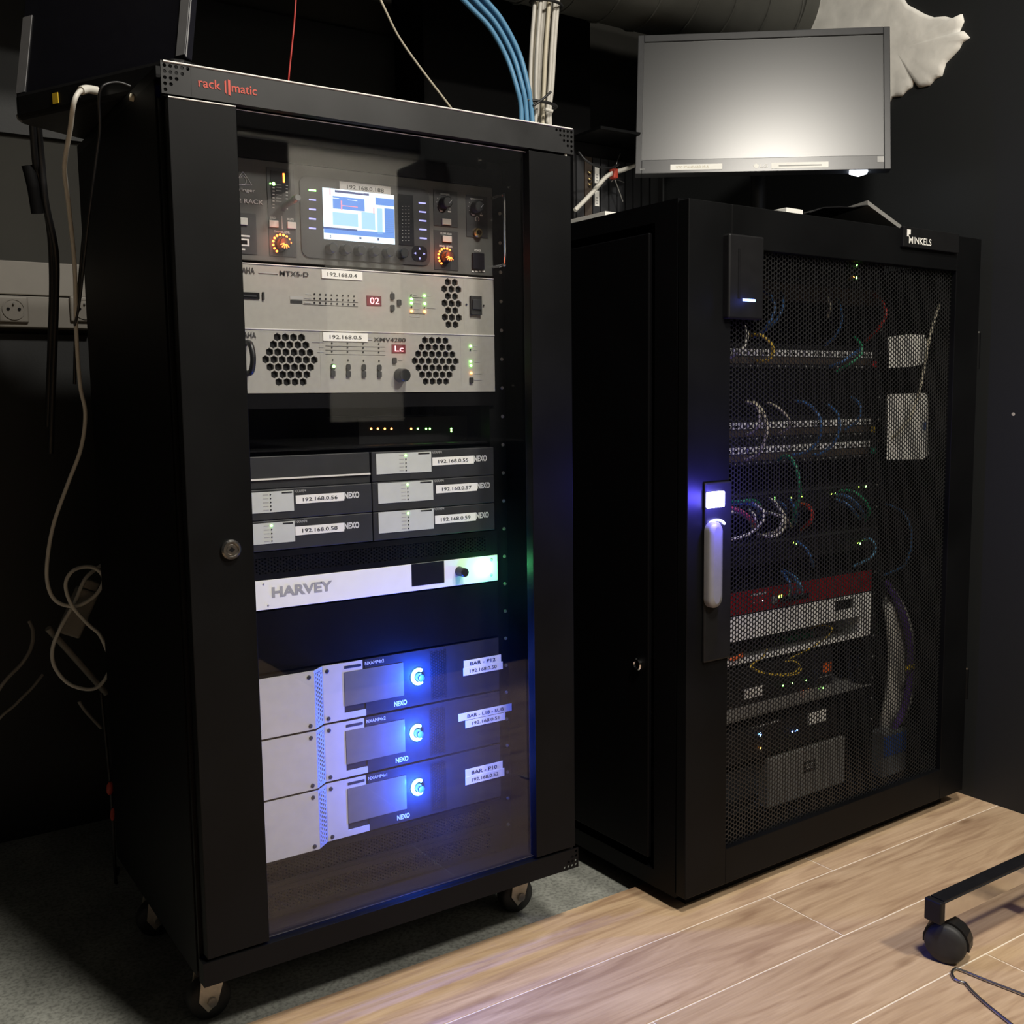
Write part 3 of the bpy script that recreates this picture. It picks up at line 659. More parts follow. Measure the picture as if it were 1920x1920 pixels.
MB().tube([(X-.008, YE+.002, Zt), (X-.008, YE-.028, Zt), (X-.008, YE-.034, Zt-.004), (X-.008, YE-.034, (Zt+Zb)/2), (X-.008, YE-.034, Zb+.004), (X-.008, YE-.028, Zb), (X-.008, YE+.002, Zb)], .0026, 10, 5).build('handle', 'chrome', t)

# ---------------------------------------------------------------- 2 and 3: silver processors (2U)
def yamaha(name, zt, label, cat):
    z1 = zt; z0 = z1-0.0868
    t = thing(name, (0.28, YE, z0), label, cat); return t, z0, z1
def grille_face(t, z0, z1, groups, m='silver_face'):
    """front plate with real hexagonal holes; groups = list of (rect in x, cells, a, b)"""
    groups = sorted(groups, key=lambda g: g[0]); x = PX0; mb = MB()
    for gx0, gx1, gz0, gz1, holes, solid, a, b in groups:
        mb.box(x, gx0, YE, YE+.003, z0, z1); mb.box(gx0, gx1, YE, YE+.003, z0, gz0); mb.box(gx0, gx1, YE, YE+.003, gz1, z1); x = gx1
    mb.box(x, PX1, YE, YE+.003, z0, z1)
    f = mb.build('front_panel', m, t)
    for gx0, gx1, gz0, gz1, holes, solid, a, b in groups:
        perf(holes, a, b, YE+.0002, .006, True, solid).build('grille', m, f)
        B('grille_backing', 'device_black', f, gx0, gx1, YE+.012, YE+.014, gz0, gz1)
    MB().box(PX0, PX1, YE-.0012, YE+.0005, z1-.0012, z1).build('top_bevel', 'silver_edge', f)
    return f
def hex_cluster(cx, cz, rows, p, a_scale=1.0):
    """pointy-top hexagon rows centred at cx,cz, pitch p"""
    a = p/math.sqrt(3); dz = a*1.5; holes = set(); n = len(rows); H = []
    for j, k in enumerate(rows):
        z = cz + (n-1)/2*dz - j*dz
        for i in range(k): H.append((cx + (i-(k-1)/2)*p, z))
    wmax = max(rows); gx0 = cx-(wmax/2+.25)*p; gx1 = cx+(wmax/2+.25)*p; gz0 = cz-(n/2+.15)*dz; gz1 = cz+(n/2+.15)*dz
    S = []
    for j in range(-1, n+1):
        z = cz + (n-1)/2*dz - j*dz; par = rows[j] if 0 <= j < n else rows[0 if j < 0 else n-1]+1
        for i in range(-wmax, wmax+1):
            x = cx + (i + (0 if par % 2 else .5))*p
            if gx0-a < x < gx1+a and not any(abs(x-hx) < 1e-5 and abs(z-hz) < 1e-5 for hx, hz in H): S.append((x, z))
    S = [(x, z) if gz0 <= z <= gz1 else (x, z, 1 if z < gz0 else -1) for x, z in S if gx0-p*.3 <= x <= gx1+p*.3 and gz0-a <= z <= gz1+a]
    return gx0, gx1, gz0, gz1, H, S, a, a*0.84
zt2 = F(455, 492)[1]
t, z0, z1 = yamaha('signal_processor', zt2, 'silver rack processor with red 02 display and honeycomb vent', 'processor')
cx, cz = F(847, 569); p = F(853.5, 569)[0]-F(840.5, 569)[0]
chassis(t, z0, z1); grille_face(t, z0, z1, [hex_cluster(cx, cz, (2, 3, 2, 3, 2, 3, 2), p)])
MB().box(cx-.025, cx+.025, YE+.008, YE+.0085, cz-.05, cz-.049).build('mesh_wire', 'device_grey', t)
face_text('YAMAHA', t, 430, 511, 477, 12, 'ink_black'); face_text('MTX5-D', t, 524, 516.5, 578, 9, 'ink_black'); dash(t, 485, 512, 521, 2, 'ink_grey')
sticker(t, (602, 505), (679, 526), '192.168.0.4')
plate('card_slot', 'matt_black', t, (440, 547), (486, 561), .0002, .002); plate('card_slot_door', 'device_grey', t, (440, 552), (480, 557), .002, .0026); plate('eject_button', 'ink_black', t, (491, 548), (495, 562), .0002, .003)
for j in range(3):
    for i in range(8):
        led(t, 589.5+10.6*i, 551.5+8*j+.55*i, 'ink_black', .0012, .0012, 'indicator')
plate('group_box', 'ink_grey', t, (543, 555), (568, 562), .0002, .0005); plate('group_box', 'ink_black', t, (544, 562.5), (567, 569.5), .0002, .0006)
for a, b, q in ((573, 584, 552), (570, 583, 560), (570, 583, 568)): dash(t, a, q, b, 1.6, 'ink_grey', .0004)
dash(t, 568, 563, 671, .7, 'ink_black', .0003); dash(t, 568, 571, 671, .7, 'ink_black', .0003)
def seven(t, tl, br, s):
    w = plate('display_window', 'segment_dark', t, tl, br, .0002, .001)
    (x0, zt), (x1, zb) = F(*tl), F(*br); ww = x1-x0; hh = zt-zb
    text('display_digits', s, 'segment_lit', w, x0+ww*.2, x1-ww*.16, zb+hh*.16, zt-hh*.18, YE-.0014)
    point_light('display_light', ((x0+x1)/2, YE-.012, (zt+zb)/2), .0035, (1, .03, .06), .005)
seven(t, (687, 554), (715, 574), '02')
for (x, y) in ((735, 556), (735, 577.5), (747.5, 567.5)):
    X, Z = F(x, y); MB().prism(rrect(X-.003, X+.003, Z-.0042, Z+.0042, .0012, 3), YE-.003, YE).build('button', 'ink_black', t)
for y, s in ((548, 1), (585, -1)):
    X, Z = F(735, y); MB().prism([(X-.0014, Z-.001*s), (X+.0014, Z-.001*s), (X, Z+.0014*s)][::s], YE-.0006, YE-.0001).build('arrow_mark', 'ink_black', t)
for x, y, m in ((771, 560.5, 'led_green'), (771, 568.5, 'led_green'), (771.5, 583.5, 'led_amber'), (795.5, 554.5, 'led_green'), (796, 569.5, 'led_green'), (796, 584.5, 'led_amber')): led(t, x, y, m, .0019)
for x, y in ((770.5, 553), (771, 575.5), (795.5, 577)): led(t, x, y, 'ink_black', .0011)
for a, b, q in ((775, 783, 554), (775, 789, 562), (775, 788, 569), (776, 786, 580), (800, 808, 555), (800, 817, 578), (768, 787, 594)): dash(t, a, q, b, 1.4, 'ink_grey', .0004)
dash(t, 768, 557.5, 793, .6, 'ink_black', .0003); dash(t, 768, 588, 797, .6, 'ink_black', .0003)
plate('power_switch', 'ink_black', t, (880, 555), (901, 591), .0002, .005, .0006); plate('rocker', 'device_grey', t, (882, 562), (899, 581), .005, .0075, .0006)
led(t, 874, 571, 'ink_black', .0015); led(t, 906, 573, 'ink_black', .0015)

zt3 = F(461, 615)[1]
t, z0, z1 = yamaha('power_amplifier', zt3, 'silver rack amplifier with two large honeycomb fan grilles', 'amplifier')
c1 = F(544.5, 674.5); c2 = F(817, 677); p1 = (F(583, 674)[0]-F(506, 674)[0])/5; p2 = (F(853, 677)[0]-F(782, 677)[0])/5.5
chassis(t, z0, z1); grille_face(t, z0, z1, [hex_cluster(c1[0], c1[1], (4, 5, 6, 7, 6, 5, 4), .0117), hex_cluster(c2[0], c2[1], (4, 5, 6, 7, 6, 5, 4), .0117)])
face_text('YAMAHA', t, 432, 633, 480, 11, 'ink_black'); face_text('XMV4280', t, 700, 640, 760, 7.5, 'ink_black'); dash(t, 688, 637, 698, 2, 'ink_grey')
sticker(t, (605, 623), (689, 641), '192.168.0.5')
for j in range(3):
    for i in range(4): led(t, 622+29.3*i, 643.5+8*j+.4*i, 'ink_black', .0012, .0012, 'indicator')
    dash(t, 610, 649+7.8*j, 722, .6, 'ink_black', .0003)
for a, b, q in ((585, 608, 642), (598, 607, 651.5), (595, 608, 660.5)): dash(t, a, q, b, 1.6, 'ink_grey', .0004)
for i in range(4):
    x = 623.5+29*i; led(t, x, 675+.6*i, 'ink_black', .0012, .0012, 'indicator')
    X, Z = F(x, 688+.5*i); MB().prism(rrect(X-.0031, X+.0031, Z-.0045, Z+.0045, .0028, 4), YE-.003, YE).build('mute_key', 'ink_black', t)
    X, Z = F(x+.3, 701+.5*i); MB().prism(rrect(X-.0031, X+.0031, Z-.0040, Z+.0045, .001, 3), YE-.003, YE).build('mute_key', 'device_grey', t)
led(t, 624, 687, 'led_green', .0022, .0045)
seven(t, (734, 645.5), (760, 662), 'Lc')
X, Z = F(739, 676); MB().prism(rrect(X-.003, X+.003, Z-.004, Z+.004, .0012, 3), YE-.003, YE).build('button', 'ink_black', t); dash(t, 746, 676, 754, 1.4, 'ink_grey', .0004)
knob(t, 750, 704, .0098, .017, 'knob_black', 'volume_knob', 0)
for x, y, m in ((882, 649, 'led_green'), (882, 678, 'led_green'), (882.5, 685.5, 'led_green'), (883, 699.5, 'led_amber')): led(t, x, y, m, .0018)
led(t, 881.5, 656, 'ink_black', .0011)
X, Z = F(883, 713); MB().prism(rrect(X-.003, X+.003, Z-.0042, Z+.0042, .0012, 3), YE-.003, YE).build('button', 'ink_black', t)
for a, b, q in ((887, 894, 650), (887, 894, 657), (889, 899, 679), (889, 903, 701), (889, 904, 713)): dash(t, a, q, b, 1.4, 'ink_grey', .0004)
X, Z = F(466, 672); MB().tube([(X-.004, YE, Z+.020), (X-.004, YE-.02, Z+.018), (X-.003, YE-.026, Z), (X-.004, YE-.02, Z-.018), (X-.004, YE, Z-.020)], .004, 8, 5).build('handle', 'knob_black', t)

# ---------------------------------------------------------------- small switch with LEDs set back on a shelf
YS = 0.16
sA = onY(640, 835, YS); sz0 = onY(700, 832, YS).z; sz1 = sz0+0.040
sh = B('rack_shelf', 'rack_black', None, PX0+.012, PX1-.012, YE+.005, YE+.28, sz0-.0035, sz0-.001)
tag(sh, 'black steel shelf under the network switch in the glass-door rack', 'shelf')
xa = onY(672, 800, YS).x; xb = PX1-.015
t = thing('network_switch', ((xa+xb)/2, YS, sz0), 'black network switch with a row of amber and green lights', 'switch')
B('case', 'device_black', t, xa, xb, YS, YS+.16, sz0-.001, sz1, bevel=.001)
for x, m in ((696, 'led_amber'), (708.5, 'led_amber'), (721.5, 'led_amber'), (734, 'led_amber'), (771, 'led_amber'), (783.5, 'led_green'), (799, 'led_green'), (806, 'led_green'), (846, 'led_green')):
    P_ = onY(x, 804, YS); MB().lathe((P_.x, YS, P_.z), (0, -1, 0), [(.0016, 0), (.0012, .001)], 8, True).build('status_led', m, t)
P_ = onY(846, 808.5, YS); MB().lathe((P_.x, YS, P_.z), (0, -1, 0), [(.0014, 0), (.0012, .001)], 8, True).build('status_led', 'led_green', t)
B('front_cover', 'rack_black_dark', lr, PX0, PX1, YE+.0005, YE+.003, F(925, 760)[1], z0-.0015)

# ---------------------------------------------------------------- six half-width amplifier boxes
def half_amp(x0, x1, tl_plate, br_plate, z1, z0, lab_tl, lab_br, s, lit, label):
    t = thing('half_width_amplifier', ((x0+x1)/2, YE, z0), label, 'amplifier', 'half-width amplifiers in the glass-door rack')
    B('case', 'device_grey', t, x0, x1, YE, YE+.26, z0, z1, bevel=.0012)
    pl = plate('grey_plate', 'grey_plate', t, tl_plate, br_plate, 0, .001)
    (px0, pz1), (px1, pz0) = F(*tl_plate), F(*br_plate); ph = pz1-pz0; pwid = px1-px0
    for k in range(5):
        X = px1 - pwid*(0.47); Z = pz1-ph*(.14+.185*k)
        on = k == 0 and lit
        MB().lathe((X, YE-.001, Z), (0, -1, 0), [(.0017 if on else .0011, 0), (.0012 if on else .0009, .0009)], 8, True).build('status_led', 'led_green' if on else 'ink_black', t)
        B('print_line', 'ink_grey', t, X-.011, X-.003, YE-.0012, YE-.001, Z-.0006, Z+.0006)
    B('print_line', 'ink_black', t, px1-pwid*.24, px1-pwid*.03, YE-.0012, YE-.001, pz1-.0036, pz1-.0014)
    text('lettering', 'NXAMP4', 'ink_grey', t, px1+.002, px1+.019, pz1-.0035, pz1+.0005, YE-.0004)
    sticker(t, lab_tl, lab_br, s, .0006)
    (lx1, _), (_, lz0) = F(*lab_br), F(*lab_br); lz1 = F(*lab_tl)[1]
    text('lettering', 'NEXO', 'ink_white', t, lx1+.0005, lx1+.024, (lz0+lz1)/2-.0035, (lz0+lz1)/2+.006, YE-.0004)
    return t
xm = F(697, 900)[0]; xr_ = PX1-.004
zz = [F(930, 838)[1], F(930, 891)[1], F(930, 943)[1], F(930, 994)[1]]
half_amp(xm+.0006, xr_, (704.5, 851), (808.5, 884), zz[0], zz[1]+.0008, (810, 858), (888, 869), '192.168.0.55', True, 'dark half-width amplifier, top one of the right-hand three')
half_amp(xm+.0006, xr_, (708, 906.5), (812, 937), zz[1], zz[2]+.0008, (817, 910), (894, 920), '192.168.0.57', True, 'dark half-width amplifier, middle one of the right-hand three')
half_amp(xm+.0006, xr_, (709, 961), (813, 991), zz[2], zz[3]+.0008, (815, 967), (892, 976), '192.168.0.59', True, 'dark half-width amplifier, bottom one of the right-hand three')
xl_ = PX0+.004
half_amp(xl_, xm-.0006, (456, 925), (551, 957.5), zz[1]-.0006, zz[2]+.0008, (554, 929), (645, 938.5), '192.168.0.56', False, 'dark half-width amplifier with unlit lights under the bright strip')
half_amp(xl_, xm-.0006, (458, 984), (553, 1015), zz[2], zz[3]+.0008, (553, 987.5), (645, 996), '192.168.0.58', True, 'dark half-width amplifier, bottom one on the left side')
t = thing('rack_tray', ((xl_+xm)/2, YE, zz[1]), 'dark blank drawer with a bright lower edge above the left half-width amplifiers', 'drawer')
B('case', 'device_grey', t, xl_, xm-.0006, YE+.004, YE+.26, zz[1]-.0002, zz[0], bevel=.001)
B('edge_strip', 'silver_edge', t, xl_, xm-.0012, YE+.001, YE+.0045, zz[1]+.012, zz[1]+.0142)

# ---------------------------------------------------------------- perforated vent panels
def vent(zb, zt, label):
    t = thing('rack_vent', (.28, YE, zb), label, 'panel', 'perforated vent panels')
    a = .0029; g = hexgrid(PX0+.02, PX1-.02, zb+.0065, zt-.0065, a)
    perf(g, a, a*.5, YE+.0003, .002).build('perforated_sheet', 'rack_black', t)
    MB().box(PX0, PX0+.0215, YE, YE+.003, zb, zt).box(PX1-.0215, PX1, YE, YE+.003, zb, zt).box(PX0+.0215, PX1-.0215, YE, YE+.003, zb, zb+.008).box(PX0+.0215, PX1-.0215, YE, YE+.003, zt-.008, zt).build('frame', 'rack_black', t)
    return t
hv1 = F(933, 1040)[1]
vent(hv1+.0008, zz[3]-.0006, 'black perforated vent panel directly above the white HARVEY unit')
# ---------------------------------------------------------------- HARVEY
z1 = hv1; z0 = F(935, 1088)[1]
t = thing('audio_matrix', (.28, YE, z0), 'white one-unit HARVEY audio processor with green light', 'processor')
fp = B('front_panel', 'white_face', t, PX0, PX1, YE, YE+.003, z0, z1, bevel=.0005); chassis(t, z0, z1)
face_text('HARVEY', t, 510, 1121, 624, 20, 'ink_grey', .0004)
plate('display', 'bezel_black', t, (771, 1058), (833, 1092), .0002, .0006)
knob(t, 861, 1071, .0072, .019, 'knob_black', 'selector_knob', 0)
led(t, 909, 1064, 'led_bright_green', .0026, .0015)
X, Z = F(909, 1064); point_light('green_led_light', (X, YE-.012, Z), .16, (.10, 1, .28), .003)
led(t, 921, 1049.5, 'ink_grey', .0025, .001, 'screw'); led(t, 921, 1078, 'ink_grey', .0025, .001, 'screw'); led(t, 494, 1095, 'ink_grey', .0015, .001, 'screw'); led(t, 503, 1135, 'ink_grey', .0013, .001, 'screw')
# ---------------------------------------------------------------- blank + three 2U amplifiers
nz = [F(585, 1243)[1], F(585, 1357)[1], F(587, 1470)[1], F(590, 1592)[1]]
nz = [F(760, 1222)[1], F(760, 1329)[1], F(762, 1434)[1], F(764, 1541)[1]]
bt = B('rack_blank', 'rack_black_dark', None, PX0, PX1, YE, YE+.003, nz[0]+.002, F(935, 1090)[1]-.001)
tag(bt, 'plain black blank panel below the white HARVEY unit', 'panel')
# distances along the face in metres
xs1 = F(582, 1300)[0]; xs2 = F(606, 1300)[0]; xd0 = F(645, 1290)[0]; xd1 = F(757, 1290)[0]; xk = F(684, 1240)[0]
tl3 = [('BAR - P12', '192.168.0.50'), ('BAR - L18 - SUB', '192.168.0.51'), ('BAR - P10', '192.168.0.52')]
px3 = [((869, 1239), (939, 1240.5), (868, 1253), (942, 1254)), ((859, 1339), (959, 1332), (872, 1351.5), (946.6, 1349)), ((872, 1443), (942, 1441.5), (872, 1457.5), (945, 1454))]
lab3 = ['white and black amplifier with blue ring light, taped BAR - P12', 'white and black amplifier with blue ring light, taped BAR - L18 - SUB', 'white and black amplifier with blue ring light, taped BAR - P10']
ring_px = [(783, 1268), (781, 1373), (783, 1475)]
for k in range(3):
    z1 = nz[k]-.0018; z0 = nz[k+1]+.0018
    t = thing('touring_amplifier', (.28, YE, z0), lab3[k], 'amplifier', 'blue-lit amplifiers at the bottom of the glass-door rack')
    B('chassis', 'device_black', t, PX0+.012, PX1-.012, YE+.0047, YE+.30, z0, z1)
    pr = .016
    MB().box(PX0, xs1, YE-pr, YE-pr+.003, z0, z1).build('left_plate', 'amp_white', t)
    # slanted perforated strip between the proud left plate and the face
    a = .0036; n_ = int((z1-z0-.006)/(a*math.sqrt(3))); L_ = math.hypot(xs2-xs1, pr); ang = math.atan2(pr, xs2-xs1)
    g = hexgrid(.0042, L_-.003, .004, z1-z0-.004, a)
    T_ = Matrix.Translation((xs1, YE-pr, z0)) @ Matrix.Rotation(ang, 4, 'Z')
    perf(g, a, a*.62, 0, .002).build('vent_strip', 'amp_white_shaded', t, T_)
    MB().box(0, .0042, .0002, .002, 0, z1-z0).box(L_-.0035, L_, .0002, .002, 0, z1-z0).box(.0042, L_-.0035, .0002, .002, 0, .0045).box(.0042, L_-.0035, .0002, .002, z1-z0-.0045, z1-z0).build('vent_frame', 'amp_white_shaded', t, T_)
    MB().prism([(xs1, z0), (xk, z0), (xk, z0+.0095), (xd0, z0+.0095), (xd0, z1-.0145), (xk-.004, z1-.0145), (xk-.004, z1), (xs2, z1), (xs2, z0)][1:], YE, YE+.003).build('right_plate', 'amp_white', t)
    MB().box(xd0, xk, YE+.0012, YE+.004, z0, z1).box(xk, PX1, YE+.0004, YE+.004, z0, z1).build('black_face', 'amp_black', t)
    B('display', 'amp_display', t, xd0+.0005, xd1, YE-.0006, YE+.0011, z0+.0195, z1-.014)
    X0 = xd0+.001; text('lettering', 'NXAMP4x%d' % (2 if k < 2 else 1), 'ink_white', t, xk, F(720, 1240)[0], z1-.0085, z1-.0035, YE-.0002)
    B('print_block', 'ink_black', t, F(645, 1245)[0], xk-.006, YE-.0003, YE, z1-.009, z1-.005)
    text('lettering', 'NEXO', 'ink_white', t, F(739, 1318)[0], F(763, 1318)[0], z0+.0045, z0+.0125, YE-.0002)
    for x, zc in ((xs1-.008, z0+.006), (xs1-.008, z1-.008), (xs2+.007, z0+.006), (xs2+.007, z1-.008)):
        yy = YE-pr if x < xs2 else YE
        MB().lathe((x, yy, zc), (0, -1, 0), [(.003, 0), (.003, .001), (.0018, .0015)], 12).build('screw', 'device_grey', t)
    X, Z = F(*ring_px[k]); pts = [Vector((X+.0098*math.cos(math.radians(55+21*i)), YE-.0025, Z+.0108*math.sin(math.radians(55+21*i)))) for i in range(13)]
    kb = MB().lathe((X, YE, Z), (0, -1, 0), [(.0062, 0), (.006, .012), (.005, .0135)], 20).build('push_knob', 'knob_black', t)
    MB().tube(pts, .0026, 8, 1).build('light_ring', 'led_ring', kb)
    point_light('ring_light', (X-.002, YE-.024, Z), 2.1, (.012, .085, 1), .004)
    # vent field right of the knob
    xv0 = X+.022; g = hexgrid(xv0+.003, xv0+.028, z0+.006, z1-.006, .0026)
    perf(g, .0026, .0016, YE+.0002, .002).build('vent_field', 'device_black', t)
    a, b, c, d = px3[k]
    for (tl, br, s) in ((a, b, tl3[k][0]), (c, d, tl3[k][1])):
        (lx0, lz1), (lx1, lz0) = F(*tl), F(*br)
        if lz1-lz0 < .0085: lz0 = lz1-.0095
        lb = B('tape_label', 'label_white', t, lx0, lx1, YE-.0009 if s[0] == 'B' else YE-.0012, YE-.0004, lz0, lz1)
        w = lx1-lx0; h = lz1-lz0; text('lettering', s, 'ink_black', lb, lx0+w*.16, lx1-w*.16, lz0+h*.27, lz1-h*.28, YE-.0016)
vz = nz[3]-.001; vh = .0437
for k in range(3):
    if vz-vh < RZ0+.01: break
    vent(vz-vh, vz-.0008, ['black perforated vent panel right under the blue-lit amplifiers', 'black perforated vent panel, second below the blue-lit amplifiers', 'lowest black perforated vent panel in the glass-door rack'][k]); vz -= vh

# ================================================================ RIGHT RACK (perforated door)
W2, D2, H2 = 0.80, 0.93, 1.1524; YQ = 0.12
o_ = R2 @ Vector((.4, .46, 0))
rr = thing('mesh_door_rack', (o_.x, o_.y, 0), 'wide black server rack with hexagon mesh door and blue-lit handle', 'rack')
def RB(name, m, parent, x0, x1, y0, y1, z0, z1, bevel=0.0): return B(name, m, parent, x0, x1, y0, y1, z0, z1, R2, bevel)
G0 = lambda x, y: onR(x, y, 0.0)
def G(x, y, yl=YQ): p = onR(x, y, yl); return p.x, p.z
zb = .022
RB('plinth', 'matt_black', rr, .03, W2-.03, .03, D2-.03, 0.0, zb)
RB('base', 'rack_black_dark', rr, 0, W2, .024, D2, zb, zb+.03)
RB('roof', 'rack_black_dark', rr, 0, W2, .024, D2, H2-.03, H2)
RB('back_panel', 'rack_black_dark', rr, 0, W2, D2-.002, D2, zb+.03, H2-.03)
for s, x0, x1 in ((0, 0, .06), (1, W2-.06, W2)):
    RB('corner_post', 'rack_black_dark', rr, x0, x1, .024, .075, zb+.03, H2-.03)
sp = RB('side_panel', 'rack_black_dark', rr, -.004, .004, .085, D2-.04, .07, 1.108, .002)
RB('side_panel', 'rack_black_dark', rr, W2-.004, W2+.004, .085, D2-.04, .07, 1.108, .002)
lk = onX(1210, 1248, R2.translation.x-.003); l2 = R2I @ lk
MB().lathe((-.004, .11, lk.z), (-1, 0, 0), [(.0105, 0), (.0105, .003), (.009, .005), (.007, .005), (.007, .003), (.005, .003)], 20).build('side_lock', 'chrome', sp, R2)
for x in (.4-.2413-.022, .4+.2413-.012):
    rl = RB('mounting_rail', 'rack_black', rr, x, x+.034, YQ+.004, YQ+.03, zb+.03, H2-.03)
    for k in range(24):
        RB('unit_mark', 'ink_grey', rl, x+.027, x+.0295, YQ+.0036, YQ+.0041, .085+.04445*k, .089+.04445*k)
# door
mx0, mx1, mz0, mz1 = .094, .716, .090, 1.082
dr = MB().box(0, mx0, 0, .022, zb+.006, H2-.004).box(mx1, W2-.002, 0, .022, zb+.006, H2-.004).box(mx0, mx1, 0, .022, zb+.006, mz0).box(mx0, mx1, 0, .022, mz1, H2-.004).build('door_frame', 'rack_black', rr, R2, bevel=.0012)
a = .0046; g = hexgrid(mx0-.001, mx1+.001, mz0-.001, mz1+.001, a)
perf(g, a, a*.78, .010, .0014).build('mesh_sheet', 'mesh_black', dr, R2, kind='stuff')
# lock box
(bx0, bz1_), (bx1, bz0_) = G(1366, 437, -.01), G(1430, 600, -.01)
lb = RB('lock_box', 'plastic_black', dr, bx0, bx1, -.012, .004, bz0_, bz1_, .003)
(q0, q1), (q2, q3) = G(1393, 560, -.0125), G(1416, 566, -.0125)
RB('light_bar', 'led_bar', lb, q0, q2, -.0128, -.012, q3, q1)
RB('cover_slot', 'matt_black', lb, G(1385, 470, -.0125)[0], G(1389, 470, -.0125)[0], -.0126, -.012, G(1385, 560, -.0125)[1], G(1385, 466, -.0125)[1])
pp = R2 @ Vector(((q0+q2)/2, -.03, (q1+q3)/2)); point_light('lock_light', pp, .012, (.1, .15, 1), .006)
# handle with light
(hx0, hz1), (hx1, hz0) = G(1318, 905, 0), G(1366, 1232, 0)
hp = RB('handle_plate', 'plastic_black', dr, hx0, hx1, -.005, .001, hz0, hz1, .003)
(ax0, az1), (ax1, az0) = G(1325, 923, -.007), G(1357, 950, -.007)
RB('light_block', 'led_handle', hp, ax0, ax1, -.010, -.005, az0, az1, .002)
cx, cz = G(1343, 986, -.007)
MB().tube([(cx+.021*math.cos(math.radians(25+13*i)), -.007, cz-.004+.0135*math.sin(math.radians(25+13*i))) for i in range(11)], .0018, 6, 1).build('light_arc', 'led_handle', hp, R2)
(gx0, gz1), (gx1, gz0) = G(1330, 980, -.016), G(1354, 1138, -.016)
mb = MB(); ro = rrect(gx0, gx1, gz0, gz1, (gx1-gx0)/2-.0002, 8); c_ = ((gx0+gx1)/2, (gz0+gz1)/2)
rings = []
for sc_, yy in ((1.0, -.005), (1.0, -.014), (.86, -.018), (.5, -.020)):
    w_ = (gx1-gx0)/2; rings.append([Vector((c_[0]+(x-c_[0])*sc_, yy, c_[1]+(z-c_[1])-(1-sc_)*w_*(1 if z > c_[1] else -1))) for x, z in ro])
mb.rings(rings, True, True).build('handle_grip', 'handle_grey', hp, R2)
pp = R2 @ Vector(((ax0+ax1)/2, -.045, (az0+az1)/2)); point_light('handle_light', pp, 1.8, (.10, .08, 1), .008)
# name plate
(nx0, nz1_), (nx1, nz0_) = G(1694, 426, -.006), G(1797, 474, -.006)
npz1 = G(1694, 424, -.006)[1]; npz0 = G(1694, 462, -.006)[1]
npl = RB('name_plate', 'plastic_black', dr, nx0, nx1, -.007, .001, npz0, npz1, .001)
x0, z0 = G(1704, 456, -.007); x1, _ = G(1746, 456, -.007); z1 = G(1704, 443, -.007)[1]
text('lettering', 'MINKELS', 'label_white', npl, x0, x1, z0, z1, -.0074, R2)
x, z = G(1700.5, 443, -.007); MB().box(x, x+.005, -.0076, -.007, z, z+.0125).box(x+.005, x+.0105, -.0076, -.007, z+.004, z+.0125).build('logo_square', 'label_white', npl, R2)
for y0, y1 in ((625, 692), (1246, 1300)):
    zA = G(1835, y0, .01)[1]; zB_ = G(1835, y1, .01)[1]
    MB().cyl((W2+.006, .006, zB_), (W2+.006, .006, zA), .006, 12).build('hinge', 'rack_black', dr, R2)
    MB().cyl((W2+.006, .006, zA), (W2+.006, .006, zA+.003), .005, 12).build('hinge_pin', 'steel', dr, R2)

# ---------------------------------------------------------------- equipment helpers (right rack)
QX0, QX1 = .4-.2413, .4+.2413
def zc(x, y, yl=YQ): return onR(x, y, yl).z
def Rthing(name, x, y, z, label, cat, group=None):
    p = R2 @ Vector((x, y, z)); return thing(name, p, label, cat, group)
def rled(parent, x, y, m, yl=YQ, r=.0022):
    X, Z = G(x, y, yl); return MB().lathe((X, yl-.0002, Z), (0, -1, 0), [(r, 0), (r*.7, .0012)], 8, True).build('status_led', m, parent, R2)
def rplate(name, m, parent, tl, br, d0=0, d1=.001, yl=YQ, bevel=0):
    (x0, z1), (x1, z0) = G(*tl, yl), G(*br, yl); return RB(name, m, parent, x0, x1, yl-d1, yl-d0, min(z0, z1), max(z0, z1), bevel)
def unit(name, zb, zt, label, cat, m='device_black', depth=.30, x0=QX0, x1=QX1, yl=YQ, group=None):
    t = Rthing(name, (x0+x1)/2, yl, zb, label, cat, group)
    RB('front_panel', m, t, x0, x1, yl, yl+.0038, zb, zt, .0006)
    RB('chassis', 'device_black', t, x0+.03, x1-.03, yl+.0042, yl+depth, zb+.001, zt-.001); return t
U = .04445
# 1: top unit with indicator lights
zt = zc(1600, 488); t = unit('console_unit', zt-.052, zt+.03, 'black unit with green and amber lights at top of mesh rack', 'device', 'device_black')
rled(t, 1607, 499, 'led_green', r=.003); rled(t, 1606, 520, 'led_green', r=.003); rled(t, 1600, 520, 'led_amber', r=.002)
zb_ = zt-.054; tb = RB('cable_brush', 'brown_strip', None, QX0, QX1, YQ, YQ+.02, zb_-.03, zb_)
tag(tb, 'dark brown brush strip below the topmost unit in the mesh rack', 'panel')
